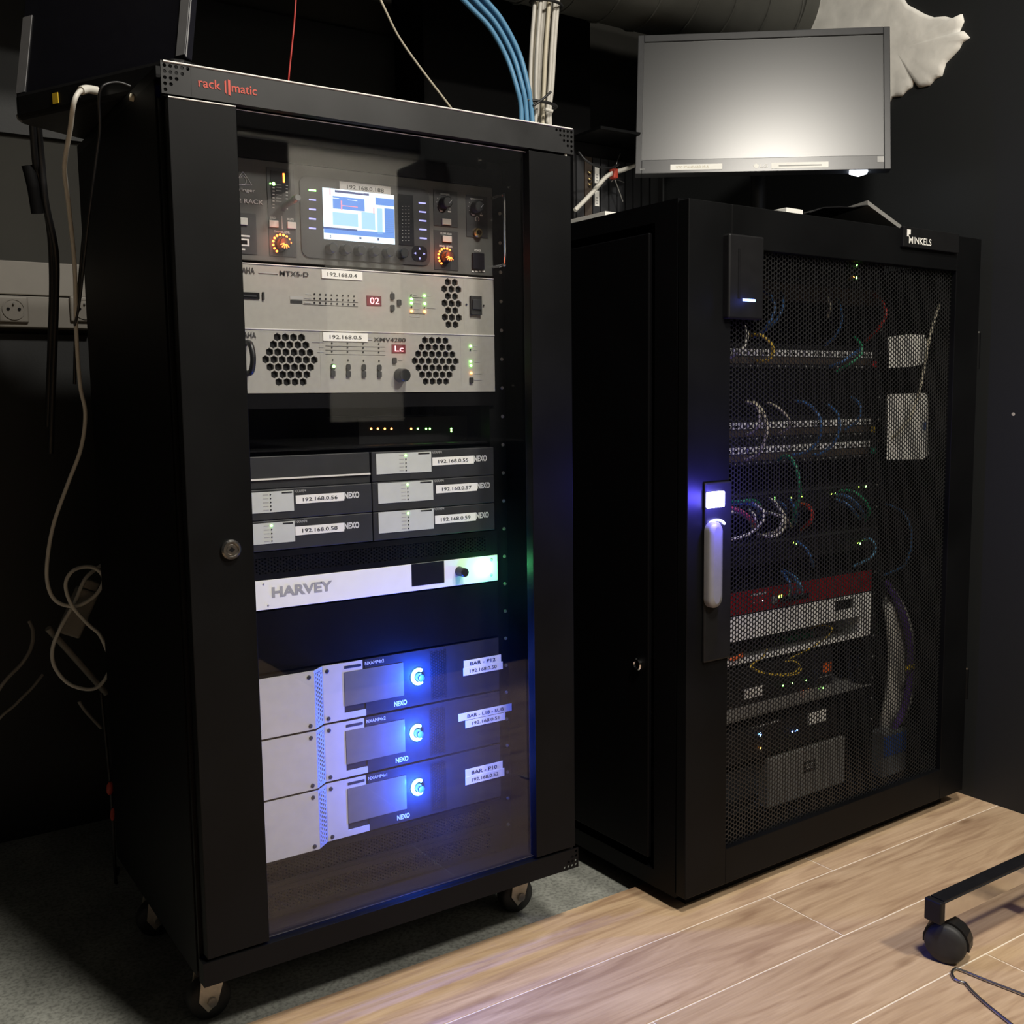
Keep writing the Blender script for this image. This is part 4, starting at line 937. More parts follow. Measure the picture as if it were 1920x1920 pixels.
# 2..4: patch panels
def patch_panel(yl_px, yr_px, tagm, tag_px, label):
    zl = zc(1372, yl_px); zr = zc(1632, yr_px); z = (zl+zr)/2
    t = Rthing('patch_bay', .4, YQ, z-.024, label, 'patch panel', 'patch panels in the mesh rack')
    RB('front_panel', 'device_black', t, QX0, QX1, YQ, YQ+.02, z-.027, z+.0174, .0006)
    RB('number_strip', 'brown_strip', t, QX0+.012, QX1-.02, YQ-.0015, YQ, z-.019, z-.007)
    n = 24; w = (QX1-QX0-.03)/n
    for k in range(n):
        x = QX0+.012+w*k
        pt = RB('port', 'port_white', t, x+.002, x+w-.002, YQ-.003, YQ+.001, z-.005, z+.0065)
        RB('socket', 'matt_black', pt, x+.006, x+w-.006, YQ-.0033, YQ-.003, z-.003, z+.002)
        RB('number', 'ink_grey', t, x+w*.42, x+w*.58, YQ-.0004, YQ, z-.0245, z-.0215)
    X, Z = G(*tag_px); MB().box(X-.006, X+.006, YQ-.0025, YQ, Z-.006, Z+.006).build('colour_tag', tagm, t, R2, bevel=.0008)
    return z
zp1 = patch_panel(659, 668, 'tag_red', (1639, 683), 'patch panel with white ports and a red tag')
zp2 = patch_panel(800, 791, 'tag_yellow', (1637, 805), 'patch panel with white ports and a yellow tag')
zp3 = patch_panel(846, 833, 'tag_green', (1637, 845), 'patch panel with white ports and a green tag')
def blank(zb, zt, label):
    o = RB('rack_blank', 'rack_black_dark', None, QX0, QX1, YQ+.001, YQ+.004, zb, zt); return tag(o, label, 'panel', 'blank panels in the mesh rack')
blank(zp2+.019, zp1-.029, 'black blank panel between the red-tagged and yellow-tagged patch panels')
# 5: network switches
z_ = zc(1500, 938)
def net_switch(zb, zt, leds, label):
    t = unit('network_switch', zb, zt, label, 'switch', 'device_black', group='network switches in the mesh rack')
    n = 24; w = .0155
    for j in (0, 1):
        for k in range(n):
            x = QX0+.03+w*k
            RB('port', 'matt_black', t, x+.0015, x+w-.0015, YQ-.0008, YQ, zb+.007+.015*j, zb+.018+.015*j)
    RB('lip', 'device_grey', t, QX0+.02, QX1-.01, YQ-.003, YQ, zt-.006, zt-.002)
    for x, y, m in leds: rled(t, x, y, m, r=.0022)
    return t
s1 = zc(1505, 915); net_switch(s1-.044, s1, [(1484, 932.5, 'led_lime'), (1503, 930, 'led_lime'), (1452, 934, 'led_green'), (1558, 926, 'led_lime'), (1566, 925, 'led_green'), (1610, 914, 'led_lime'), (1398, 942, 'led_lime'), (1623, 912, 'led_green'), (1603, 909, 'led_green')], 'network switch above the bundle of white and red patch cables')
s2 = zc(1505, 1003); net_switch(s2-.044, s2, [(1488, 1018, 'led_lime'), (1609, 1019, 'led_lime'), (1613, 1019, 'led_green'), (1494, 1020, 'led_green')], 'lower network switch above the red firewall')
# 6: red firewall
z1 = (zc(1370, 1107)+zc(1640, 1074))/2; z0 = (zc(1370, 1153)+zc(1636, 1109))/2
t = unit('firewall', z0, z1, 'dark red one-unit firewall with a bright green link light', 'firewall', 'red_metal')
rled(t, 1462, 1119, 'led_lime', r=.0035); rled(t, 1466, 1118, 'led_lime', r=.0035); rled(t, 1430, 1127, 'led_white', r=.0012); rled(t, 1413, 1130, 'ink_white', r=.0012)
rplate('port', 'grey_metal', t, (1446, 1119), (1457, 1130), 0, .002)
for k in range(6): rplate('port', 'matt_black', t, (1462+9*k, 1120-1.5*k), (1470+9*k, 1128-1.5*k), 0, .0015)
x0, z0_ = G(1408, 1118); x1, _ = G(1436, 1118); RB('print_line', 'ink_grey', t, x0, x1, YQ-.0005, YQ, z0_, z0_+.004)
# 7: white fibre drawer, open at the front
za = (zc(1370, 1158)+zc(1636, 1110))/2; zb2 = (zc(1370, 1201)+zc(1600, 1160))/2; zc2 = (zc(1370, 1232)+zc(1636, 1186))/2; zd2 = (zc(1370, 1243)+zc(1638, 1193))/2
t = Rthing('fibre_drawer', .4, YQ, zd2, 'white fibre tray with dark slot and open front', 'drawer')
sx0, sz1 = G(1564, 1129); sx1, sz0 = G(1599, 1141)
sx0, sx1 = G(1564, 1134)[0], G(1599, 1134)[0]; sz1 = zc(1582, 1124); sz0 = zc(1582, 1143)
MB().box(QX0, sx0, YQ-.002, YQ+.002, zb2, za).box(sx1, QX1, YQ-.002, YQ+.002, zb2, za).box(sx0, sx1, YQ-.002, YQ+.002, sz1, za).box(sx0, sx1, YQ-.002, YQ+.002, zb2, sz0).build('front_plate', 'white_face', t, R2)
RB('slot_backing', 'matt_black', t, sx0-.002, sx1+.002, YQ+.006, YQ+.008, sz0-.002, sz1+.002)
RB('side_cheek', 'white_face', t, QX1-.03, QX1, YQ-.002, YQ+.002, zd2, zb2)
RB('side_wall', 'white_face', t, QX1-.032, QX1-.03, YQ+.002, YQ+.2, zd2, za)
RB('bottom_lip', 'white_face', t, QX0, QX1-.03, YQ-.002, YQ+.002, zd2, zc2)
RB('tray_floor', 'grey_metal', t, QX0, QX1-.032, YQ+.002, YQ+.2, zd2, zd2+.002)
RB('tray_roof', 'grey_metal', t, QX0, QX1-.032, YQ+.002, YQ+.2, za-.002, za)
RB('tray_back', 'device_grey', t, QX0, QX1-.032, YQ+.19, YQ+.2, zd2+.002, za-.002)
mb = MB(); x, z = G(1545, 1180); mb.box(x-.05, x+.03, YQ+.05, YQ+.09, zd2+.003, zd2+.014); mb.build('splice_holder', 'cable_green', t, R2)
# 8: black unit with orange label and lights
x_r = G(1560, 1290)[0]
ze1 = zc(1500, 1228); ze0 = zc(1500, 1296)
t = unit('media_server', ze0, ze1, 'black unit with white and orange labels and green lights', 'server', 'device_black', x1=x_r)
rplate('white_label', 'label_white', t, (1396, 1293), (1430, 1303), 0, .0008); rplate('orange_label', 'tag_orange', t, (1543, 1244), (1558, 1258), 0, .0008); rplate('white_strip', 'grey_metal', t, (1535, 1270), (1565, 1264), 0, .0008)
for x, y in ((1468, 1285.5), (1485, 1281), (1511, 1275)): rled(t, x, y, 'led_green', r=.0016)
# 9: grey drawer
zg1 = ze0-.001; zg0 = zc(1555, 1303)
t = unit('grey_unit', zg0, zg1, 'grey metal unit with small orange lights under the labelled server', 'device', 'grey_metal', x1=x_r)
for x, y, m in ((1505, 1295, 'led_orange'), (1517, 1292, 'led_amber'), (1505, 1304, 'led_orange'), (1537, 1291, 'led_green'), (1543, 1290, 'led_green')): rled(t, x, y, m, r=.0012)
s_ = RB('rack_shelf', 'grey_metal', None, QX0, QX1+.01, YQ+.002, YQ+.33, zg0-.0035, zg0-.001); tag(s_, 'grey steel shelf under the grey unit in the mesh rack', 'shelf')
# 10: black device with blue lights
zh1 = zc(1500, 1340); zh0 = zc(1500, 1396); x_h = G(1570, 1350)[0]
t = unit('backup_server', zh0, zh1, 'black unit with blue lights and a white label', 'server', 'device_black', x1=x_h)
rled(t, 1425, 1377, 'led_blue', r=.004); 
for k in range(4): rled(t, 1485+3*k, 1372-k, 'led_blue', r=.0016)
rled(t, 1425, 1402, 'led_amber', r=.0028); rplate('white_label', 'label_white', t, (1515, 1338), (1549, 1350), 0, .0008)
for k in range(8): rplate('vent_mark', 'ink_white', t, (1411+6.6*k, 1364-2*k), (1414+6.6*k, 1366-2*k), 0, .0006)
s_ = RB('rack_shelf', 'rack_black', None, QX0, QX1+.01, YQ+.002, YQ+.33, zh0-.0035, zh0-.001); tag(s_, 'black shelf under the unit with blue lights in the mesh rack', 'shelf')
# 11: grey box with badge on the rack floor shelf
zi1 = zc(1500, 1406); zi0 = zc(1500, 1497); xi0 = G(1442, 1450)[0]; xi1 = G(1585, 1430)[0]
t = Rthing('battery_backup', (xi0+xi1)/2, YQ, zi0, 'dark grey box with a small badge low in the mesh rack', 'power supply')
RB('case', 'grey_metal', t, xi0, xi1, YQ, YQ+.32, zi0, zi1, .004)
bx, bz = G(1517, 1436); bd = RB('badge', 'ink_black', t, bx-.017, bx+.017, YQ-.001, YQ, bz-.011, bz+.011)
text('lettering', 'KGB', 'ink_white', bd, bx-.012, bx+.012, bz-.005, bz+.006, YQ-.0014, R2)
t2 = RB('rack_shelf', 'rack_black', None, QX0-.01, QX1+.01, YQ+.001, YQ+.34, zi0-.0045, zi0-.0005); tag(t2, 'lowest black shelf in the mesh rack, under the badged box', 'shelf')
xs0 = G(1372, 1450)[0]
t = Rthing('side_module', (QX0+xi0)/2, YQ, zi0, 'dark module beside the badged grey box in the mesh rack', 'device')
RB('case', 'device_grey', t, QX0+.001, xi0-.006, YQ+.02, YQ+.30, zi0, zi1-.012, .002); RB('handle_bar', 'device_black', t, QX0+.01, xi0-.014, YQ+.012, YQ+.0198, zi0+.02, zi0+.03)
# papers inside the right side
def paper(pts, label, yl, extra=None):
    P = [onR(x, y, yl) for x, y in pts]
    mb = MB(); n = len(P); mb.add([(p.x, p.y, p.z) for p in P] + [(p.x, p.y+.0012, p.z) for p in P], [tuple(range(n-1, -1, -1)), tuple(range(n, 2*n))] + [(i, (i+1) % n, (i+1) % n+n, i+n) for i in range(n)])
    o = mb.build('paper_sheet', 'label_white', None, R2); return tag(o, label, 'paper', 'papers inside the mesh rack')
YP = .06
o = paper([(1666, 632), (1700, 627), (1733, 628), (1738, 640), (1732, 682), (1715, 687), (1667, 690)], 'small white card behind the mesh, above the larger paper', YP)
o = paper([(1664, 741), (1668, 739), (1734, 737), (1740, 744), (1741, 852), (1730, 861), (1662, 862)], 'larger white paper with blue stamp behind the mesh', YP)
x, z = G(1733, 799, YP); B('blue_stamp', 'blue_plastic', o, x-.004, x+.004, YP-.0006, YP-.0002, z-.008, z+.008, R2)

# ---------------------------------------------------------------- patch cables in the mesh rack
def rcable(label, m, pts, r=.0027, group='patch cables in the mesh rack', name='patch_cable'):
    P = []
    for x, y, yl in pts:
        p = onR(x, y, yl); P.append((p.x, p.y, p.z))
    return tag(MB().tube(P, r, 7, 6).build(name, m, None, R2), label, 'cable', group)
q = YQ-.006
rcable('dark blue cable curving down at upper left of mesh rack', 'cable_blue', [(1430, 543, q), (1446, 556, .085), (1452, 580, .075), (1440, 608, .08), (1415, 632, q)])
rcable('blue cable close beside the first at upper left of mesh rack', 'cable_blue', [(1465, 548, q), (1468, 572, .08), (1455, 600, .08), (1424, 628, q)])
rcable('short white cable hanging left of the yellow loop', 'cable_white', [(1396, 612, q), (1401, 622, .09), (1399, 642, .085), (1387, 660, .09), (1370, 670, q)])
rcable('yellow cable looping over the red-tagged patch panel', 'cable_yellow', [(1406, 628, q), (1428, 629, .085), (1445, 644, .075), (1449, 662, .075), (1438, 676, .085), (1420, 677, q)], .0032)
rcable('cream cable bending down in the middle of upper mesh rack', 'cable_cream', [(1543, 549, q), (1553, 560, .085), (1556, 578, .08), (1551, 594, q)])
rcable('slim blue cable right of the cream cable in upper mesh rack', 'cable_blue', [(1569, 559, q), (1577, 580, .085), (1578, 604, .08), (1567, 628, .09), (1548, 648, q)], .0022)
rcable('red cable in a wide bow above the red tag', 'cable_red', [(1640, 552, q), (1654, 566, .085), (1661, 588, .075), (1650, 612, .08), (1622, 640, q)], .0032)
rcable('green cable lying across the right end of top patch panel', 'cable_green', [(1601, 632, q), (1615, 648, .085), (1612, 668, .08), (1590, 684, .09), (1568, 698, q)], .003)
rcable('blue cable under the green one at top patch panel', 'cable_blue', [(1614, 654, q), (1603, 662, .085), (1580, 678, .085), (1556, 688, q)], .0032)
rcable('left cream cable arching over the yellow-tagged panel', 'cable_cream', [(1400, 753, q), (1419, 762, .085), (1425, 785, .075), (1418, 806, .085), (1400, 814, q)], .003)
rcable('long cream cable arching down to the green-tagged panel', 'cable_cream', [(1414, 754, q), (1431, 773, .08), (1438, 803, .065), (1432, 832, .07), (1420, 852, .085), (1398, 862, q)], .0032)
rcable('thin cream cable in the middle of yellow-tagged panel', 'cable_cream', [(1440, 755, q), (1462, 766, .085), (1478, 785, .08), (1480, 800, .085), (1462, 812, q)], .0025)
rcable('large blue cable bow across both lower patch panels', 'cable_blue', [(1490, 752, q), (1512, 756, .085), (1532, 774, .07), (1540, 800, .06), (1534, 826, .07), (1510, 848, .09), (1485, 853, q)], .0028)
rcable('second blue bow right of the large one', 'cable_blue', [(1552, 758, q), (1570, 775, .08), (1574, 805, .065), (1564, 830, .075), (1540, 850, .095), (1522, 852, q)], .0028)
rcable('short blue cable near the yellow tag', 'cable_blue', [(1597, 745, q), (1611, 757, .085), (1614, 772, .08), (1607, 790, .09), (1585, 806, q)], .0028)
rcable('green cable hooking down from green-tagged panel to switch', 'cable_green', [(1459, 862, q), (1476, 855, .085), (1491, 872, .07), (1498, 900, .06), (1499, 930, .065), (1490, 960, .08), (1482, 985, q)], .0034)
rcable('green cable bowing at right end of upper switch', 'cable_green', [(1575, 920, q), (1600, 922, .085), (1622, 940, .075), (1630, 960, .08), (1622, 975, q)], .0032)
rcable('upper blue cable under the green bow at the switch', 'cable_blue', [(1568, 928, q), (1590, 932, .085), (1612, 952, .078), (1622, 972, q)], .0036)
rcable('lower blue cable under the green bow at the switch', 'cable_blue', [(1566, 936, q), (1586, 944, .088), (1604, 962, .082), (1612, 974, q)], .003)
rcable('thick red cable bow below the upper switch', 'cable_red', [(1497, 946, q), (1514, 948, .085), (1523, 962, .075), (1518, 980, .08), (1502, 993, q)], .0038)
rcable('pink cable leaving the left edge below upper switch', 'cable_pink', [(1368, 952, .09), (1388, 958, .075), (1406, 972, .07), (1416, 986, q)], .0038)
rcable('teal green cable along the top of the cable bundle', 'cable_green', [(1366, 942, q), (1390, 940, .09), (1412, 938, .09), (1424, 946, q)], .003)
for i, (col, pts, lab) in enumerate([
    ('cable_white', [(1398, 938, q), (1418, 946, .085), (1432, 960, .07), (1428, 980, .065), (1410, 998, .075), (1385, 1008, .085), (1368, 1011, .09)], 'largest white bow in the cable bundle under the switch'),
    ('cable_cream', [(1368, 960, .085), (1390, 962, .08), (1405, 976, .08), (1412, 990, q)], 'lowest cream cable entering the bundle from the left'),
    ('cable_white', [(1404, 956, q), (1414, 966, .082), (1418, 980, .08)], 'short white cable inside the large white bow'),
    ('cable_white', [(1444, 935, q), (1458, 948, .085), (1470, 968, .075), (1472, 985, .075), (1466, 996, .085)], 'white cable bending down left of the red bow'),
    ('cable_cream', [(1450, 938, q), (1464, 955, .08), (1476, 975, .078), (1485, 988, q)], 'cream cable crossing down towards the red bow'),
    ('cable_white', [(1434, 960, q), (1455, 965, .075), (1468, 972, .07), (1462, 990, .07), (1458, 998, .085)], 'white cable hooking across the middle of the bundle'),
    ('cable_white', [(1470, 990, .08), (1460, 1002, .075), (1440, 1006, .08), (1420, 1002, q)], 'white cable closing the bottom of the bundle'),
    ('cable_cream', [(1462, 988, .085), (1450, 998, .08), (1430, 1003, q)], 'short cream cable at the bottom of the bundle'),
    ('cable_blue', [(1372, 945, q), (1405, 945, .09), (1420, 955, .09), (1424, 970, q)], 'blue cable behind the white bow'),
    ('cable_blue', [(1455, 938, q), (1472, 950, .09), (1474, 968, q)], 'blue cable behind the cream crossing cable'),
    ('cable_blue', [(1480, 935, q), (1494, 960, .09), (1490, 985, q)], 'blue cable behind the thick red bow'),
]): rcable(lab, col, pts, .0026 if col != 'cable_white' else .003)
rcable('blue cable falling from left of lower switch', 'cable_blue', [(1494, 1015, q), (1512, 1030, .085), (1521, 1048, .08), (1524, 1062, q)], .0028)
rcable('light blue cable bow at right end of lower switch', 'cable_lightblue', [(1617, 1012, q), (1634, 1012, .085), (1641, 1030, .08), (1630, 1047, .085), (1600, 1062, q)], .0028)
rcable('left blue cable curving into the red firewall', 'cable_blue', [(1465, 1072, q), (1476, 1085, .085), (1483, 1102, .08), (1480, 1120, q)], .003)
rcable('middle blue cable curving into the red firewall', 'cable_blue', [(1470, 1070, q), (1488, 1082, .08), (1497, 1100, .075), (1490, 1118, q)], .003)
rcable('right blue cable curving into the red firewall', 'cable_lightblue', [(1474, 1072, q), (1495, 1086, .085), (1504, 1108, .08), (1500, 1115, q)], .0024)
rcable('long thin blue cable bowing over the empty right side of mesh rack', 'cable_blue', [(1662, 945, .15), (1690, 958, .12), (1706, 985, .10), (1708, 1025, .10), (1695, 1060, .11), (1658, 1078, .15)], .0024)
rcable('thin cream cable hanging in front of the white papers', 'cable_cream', [(1775, 540, .12), (1762, 570, .05), (1745, 625, .045), (1733, 690, .045), (1722, 740, .045), (1705, 785, .045), (1680, 815, .05), (1660, 828, .09)], .0028)
rcable('thin yellow and green cable at the upper right of mesh door', 'cable_yellow', [(1780, 535, .11), (1774, 560, .06), (1772, 585, .055), (1780, 598, .06), (1790, 592, .07)], .0018)
rcable('thin yellow fibre looping from tray to labelled server', 'cable_yellow', [(1515, 1180, YQ+.03), (1540, 1172, YQ+.02), (1560, 1178, YQ+.0), (1548, 1196, .10), (1520, 1215, .09), (1480, 1235, .09)], .0012)
rcable('flat yellow fibre coil hanging in front of the labelled server', 'cable_yellow', [(1438, 1218, .10), (1430, 1232, .085), (1408, 1248, .08), (1415, 1258, .075), (1450, 1264, .07), (1485, 1262, .075), (1500, 1250, .08), (1490, 1240, .09), (1472, 1240, .1)], .0013)
rcable('second yellow fibre strand following the coil', 'cable_yellow', [(1409, 1250, .08), (1430, 1261, .073), (1465, 1267, .068), (1495, 1263, .074), (1503, 1252, .08)], .0013)
rcable('orange cable stub at the left edge below the fibre tray', 'tag_orange', [(1366, 1238, .10), (1380, 1234, .095), (1392, 1228, .11)], .004)
# thick riser bundle at the right: separate grey cables and one purple
for i in range(8):
    off = i*7.4; pu = i == 6; dy = -.022 if pu else (-.010 if i == 7 else 0)
    pts = [(1657 + off*.12, 1092 + (52-off*.6 if i < 6 else 0), .17), (1661+off*.62, 1140, .14+dy), (1668+off*.80, 1195, .125+dy), (1669+off*.86, 1250, .12+dy), (1664+off*.86, 1300, .12+dy), (1656+off*.72, 1345, .125+dy), (1648+off*(.10 if pu else .45), 1405, .15+dy)]
    rcable('purple cable in the thick riser bundle beside the units' if pu else 'grey riser cable, number %s of the bundle counted from the left' % ('one two three four five six seven eight'.split()[i]), 'cable_purple' if pu else 'cable_grey', pts, .0075 if pu else .0062, 'riser cables in the mesh rack', 'riser_cable')
x, z = G(1706, 1251, .088); o = RB('cable_tie', 'tag_yellow', None, x-.014, x+.013, .0855, .0895, z-.005, z+.005, .001); tag(o, 'yellow tie around the purple and outer riser cables', 'cable tie')
# plastic bag with parts at the bottom right
def bag(c, sx, sy, sz, label):
    mb = MB(); n = 14; rings = []
    for j in range(9):
        f = j/8; hgt = f; rr_ = math.sin(math.pi*(0.12+.8*f))**.6
        rings.append([Vector((c[0]+sx*rr_*math.cos(2*math.pi*i/n)*(1+random.uniform(-.1, .1)), c[1]+sy*rr_*math.sin(2*math.pi*i/n)*(1+random.uniform(-.1, .1)), c[2]+sz*hgt+random.uniform(-.004, .004))) for i in range(n)])
    t = Rthing('parts_bag', c[0], c[1], c[2], label, 'bag'); mb.rings(rings, True, True).build('bag_film', 'bag_plastic', t, R2); return t
bxx, bzz = G(1700, 1440, .12)
bg = bag((G(1712, 1400, .16)[0], .19, zb+.031), .065, .05, .14, 'clear plastic bag of parts on the floor of mesh rack')
x0, z0 = G(1655, 1440, .10); x1, z1 = G(1705, 1335, .10)
bx_ = Rthing('blue_white_box', (x0+x1)/2, .11, zb+.03, 'small blue and pale box at the foot of riser cables', 'box')
RB('carton', 'bag_plastic', bx_, x0, x1-.008, .10, .135, zb+.0305, zb+.125, .002); RB('blue_band', 'blue_plastic', bx_, x0+.002, x1-.010, .0985, .0998, zb+.075, zb+.118)

# ================================================================ MONITOR on the right rack
mw, mh = .51, .305
mc = Vector((1.296, .280, 1.451)); yaw_, tilt_, roll_ = -.710, .227, -.021
r_ = Vector((math.cos(yaw_), math.sin(yaw_), 0)); n_ = Vector((math.sin(yaw_), -math.cos(yaw_), 0)); u_ = Vector((0, 0, 1))
n2 = n_*math.cos(tilt_)+u_*math.sin(tilt_); u2 = u_*math.cos(tilt_)-n_*math.sin(tilt_)
r3 = r_*math.cos(roll_)+u2*math.sin(roll_); u3 = u2*math.cos(roll_)-r_*math.sin(roll_)
MM = Matrix.Translation(mc) @ Matrix((r3, -n2, u3)).transposed().to_4x4()      # local x right, y into the screen, z up
mt = thing('monitor', (mc.x, mc.y, H2), 'dark flat monitor with glare, standing on the mesh rack', 'monitor')
sx0, sx1, sz0, sz1 = -mw/2+.013, mw/2-.013, -mh/2+.030, mh/2-.0155
bz = MB().box(-mw/2, sx0, 0, .02, -mh/2, mh/2).box(sx1, mw/2, 0, .02, -mh/2, mh/2).box(sx0, sx1, 0, .02, -mh/2, sz0).box(sx0, sx1, 0, .02, sz1, mh/2).build('bezel', 'monitor_bezel', mt, MM, bevel=.0012)
B('screen', 'monitor_screen', mt, sx0, sx1, .003, .018, sz0, sz1, MM)
MB().rings([[Vector((x, y, z)) for x, z in rrect(-mw/2*s, mw/2*s, -mh/2*s, mh/2*s, .02, 3)] for s, y in ((.99, .019), (.95, .032), (.6, .048))], True, False).build('back_shell', 'plastic_black', mt, MM)
def mtxt(s, x0, x1, z0, z1, m): return text('lettering', s, m, bz, x0, x1, z0, z1, -.0006, MM)
x0 = -mw/2+.030
B('tape_label', 'label_white', bz, -.183, -.078, -.0006, -.0001, -mh/2+.0065, -mh/2+.0185, MM); text('lettering', 'XTC STANDARD 09-A', 'cable_cream', bz, -.172, -.105, -mh/2+.0095, -mh/2+.015, -.0009, MM)
B('tape_label', 'label_white', bz, .020, .133, -.0006, -.0001, -mh/2+.0055, -mh/2+.018, MM); B('print_line', 'ink_grey', bz, .035, .12, -.0009, -.0006, -mh/2+.010, -mh/2+.0125, MM)
mtxt('LG', -.002, .013, -mh/2+.008, -mh/2+.0155, 'label_white')
MB().lathe((-.010, -.0001, -mh/2+.0118), (0, -1, 0), [(.0052, 0), (.005, .0005)], 20).build('logo_disc', 'label_white', bz, MM)
B('corner_sticker', 'ink_grey', bz, mw/2-.0265, mw/2-.0135, -.0006, -.0001, sz0-.0155, sz0-.003, MM)
mtxt('LED', -mw/2+.010, -mw/2+.019, -mh/2+.008, -mh/2+.0115, 'ink_grey')
pz = -mh/2-.0001; px_ = .193
mb = MB().prism([(px_-.017, pz), (px_-.017, pz-.004), (px_, pz-.0095), (px_+.017, pz-.004), (px_+.017, pz)], .002, .012); mb.build('power_light', 'led_white', mt, MM)
point_light('power_glow', MM @ Vector((px_, .004, pz-.02)), .02, (.6, .7, 1), .006)
base_c = mc - n2*.06; bp = Vector((base_c.x+.02, base_c.y+.015, 0))
mb = MB().rings([[Vector((bp.x+.022*math.cos(q), bp.y+.014*math.sin(q), z)) for q in [2*math.pi*i/14 for i in range(14)]] for z in (H2+.012, mc.z)], True, True); mb.build('neck', 'plastic_black', mt)
MB().lathe((bp.x, bp.y, H2), (0, 0, 1), [(.105, 0), (.105, .006), (.09, .012), (.03, .013)], 28).build('foot', 'plastic_black', mt)

# items lying on the right rack
def front_xyz(x, y, yl): p = onR(x, y, yl); return p
p0 = onR(1482, 391, .05); p1 = onR(1506, 390, .05)
RBt = B('white_adapter', 'label_white', None, p0.x-.01, p1.x, .05, .10, H2+.0002, p1.z-.003, R2, bevel=.001); tag(RBt, 'small white adapter on the front edge of mesh rack', 'adapter')
pts = [(1518, 398), (1545, 388), (1575, 387), (1600, 388), (1615, 385), (1627, 384), (1655, 402), (1692, 421)]
t = Rthing('open_folder', .55, .06, H2, 'black folder lying bent open on top of mesh rack', 'folder')
top = [onR(x, y, .035) for x, y in pts[:6]]
mb = MB(); k = len(top); ring = [(p.x, .035, max(p.z, H2+.002)) for p in top] + [(p.x+.02, .22, H2+.004+.5*max(0, p.z-H2)) for p in top]
mb.add(ring + [(a, b, c-.0015) for a, b, c in ring], [(i, i+1, i+1+k, i+k) for i in range(k-1)] + [(i+2*k, i+k+2*k, i+1+k+2*k, i+1+2*k) for i in range(k-1)] + [(i, i+2*k, i+1+2*k, i+1) for i in range(k-1)])
mb.build('cover', 'plastic_black', t, R2)
a = onR(1627, 384, .035); b = onR(1690, 422, .035)
mb = MB(); ring = [(a.x, .035, a.z), (b.x, .035, H2+.002), (b.x+.03, .20, H2+.002), (a.x+.02, .22, H2+.5*(a.z-H2)+.004)]
mb.add(ring + [(x, y, z+.008) for x, y, z in ring], [(3, 2, 1, 0), (4, 5, 6, 7), (0, 1, 5, 4), (1, 2, 6, 5), (2, 3, 7, 6), (3, 0, 4, 7)])
mb.build('page_stack', 'grey_metal', t, R2)

# modular audio unit behind, on the left rear of the right rack
YM = .60; YW = R2.translation.y+YM
m0 = onY(1076, 385, YW-.06); mz0 = H2+.022
t = thing('modular_unit', (onY(1130, 385, YW).x, YW, H2+.0078), 'black modular rack unit with taped labels behind the monitor cable', 'device')
xA, xB = onY(1078, 350, YW).x, onY(1245, 350, YW).x; zA, zB_ = H2+.0078, onY(1130, 298, YW).z
B('case', 'device_black', t, xA, xB, YW+.004, YW+.14, zA, zB_+.03, bevel=.001)
B('top_cover', 'rack_black', t, xA-.01, xB+.02, YW-.10, YW+.16, zB_+.0305, zB_+.036)
for k, px in enumerate((1082, 1097, 1112, 1127, 1143, 1158, 1173, 1188, 1204, 1220)):
    xx = onY(px, 350, YW).x; B('module', 'device_grey' if k != 1 else 'brown_strip', t, xx, xx+(onY(px+13, 350, YW).x-xx), YW, YW+.0035, zA+.002, zB_)
for y0, y1 in ((313, 344), (357, 387)):
    q0 = onY(1115, y0, YW); q1 = onY(1123, y1, YW); B('tape_label', 'label_white', t, q0.x, q1.x, YW-.0008, YW-.0001, q1.z, q0.z)
    for d_ in range(3): B('print_line', 'ink_grey', t, q0.x+.003, q1.x-.003, YW-.0011, YW-.0008, q1.z+.004+.006*d_, q1.z+.007+.006*d_)
for y in (323, 335, 345): q0 = onY(1104, y, YW); MB().tube([(q0.x-.004, YW-.004, q0.z), (q0.x, YW-.006, q0.z-.003), (q0.x+.004, YW-.004, q0.z+.002)], .0015, 6, 3).build('jack_lead', 'brass', t)
wbx = B('white_board', 'label_white', None, .003, .40, .20, .92, H2+.0002, H2+.0075, R2); tag(wbx, 'thin white board lying on the mesh rack under the modular unit', 'board')
def wcable(label, m, pts, r, name='cable', group=None):
    return tag(MB().tube([onY(x, y, Y) for x, y, Y in pts], r, 8, 7).build(name, m), label, 'cable', group)
wcable('white cable rising from the board to behind the monitor', 'cable_white', [(1078, 394, .50), (1100, 372, .50), (1120, 350, .50), (1135, 333, .50), (1150, 324, .50), (1170, 318, .50), (1200, 305, .50), (1240, 285, .50)], .0048)
q0 = onY(1151, 327, .50); t = tag(MB().box(q0.x-.006, q0.x+.006, q0.y-.008, q0.y+.008, q0.z-.009, q0.z+.011).build('red_clip', 'ink_red', None, bevel=.002), 'small red clip on the white cable beside the monitor', 'clip')
wcable('thin silver wire hanging from the red clip', 'steel', [(1153, 336, .50), (1158, 350, .50), (1166, 372, .50), (1168, 378, .50)], .0012)
wcable('thin silver wire bent right under the red clip', 'steel', [(1146, 341, .50), (1151, 337, .50), (1160, 338, .50), (1170, 342, .50)], .0010)
wcable('thin grey lead rising from the red clip', 'steel', [(1155, 338, .50), (1153, 320, .50), (1157, 304, .50), (1163, 288, .50)], .0011)
wcable('dark cable drooping over the modular unit', 'cable_black', [(1085, 285, .46), (1098, 300, .45), (1120, 312, .45), (1145, 315, .46), (1160, 308, .5)], .0025)
q0 = onY(1166, 382, .50); t = tag(MB().lathe((q0.x, q0.y, H2+.0078), (0, 0, 1), [(.016, 0), (.017, .008), (.012, .014), (.004, .016)], 16, True).build('blue_knob_cap', 'blue_plastic'), 'dark blue round cap beneath the silver wire', 'cap')

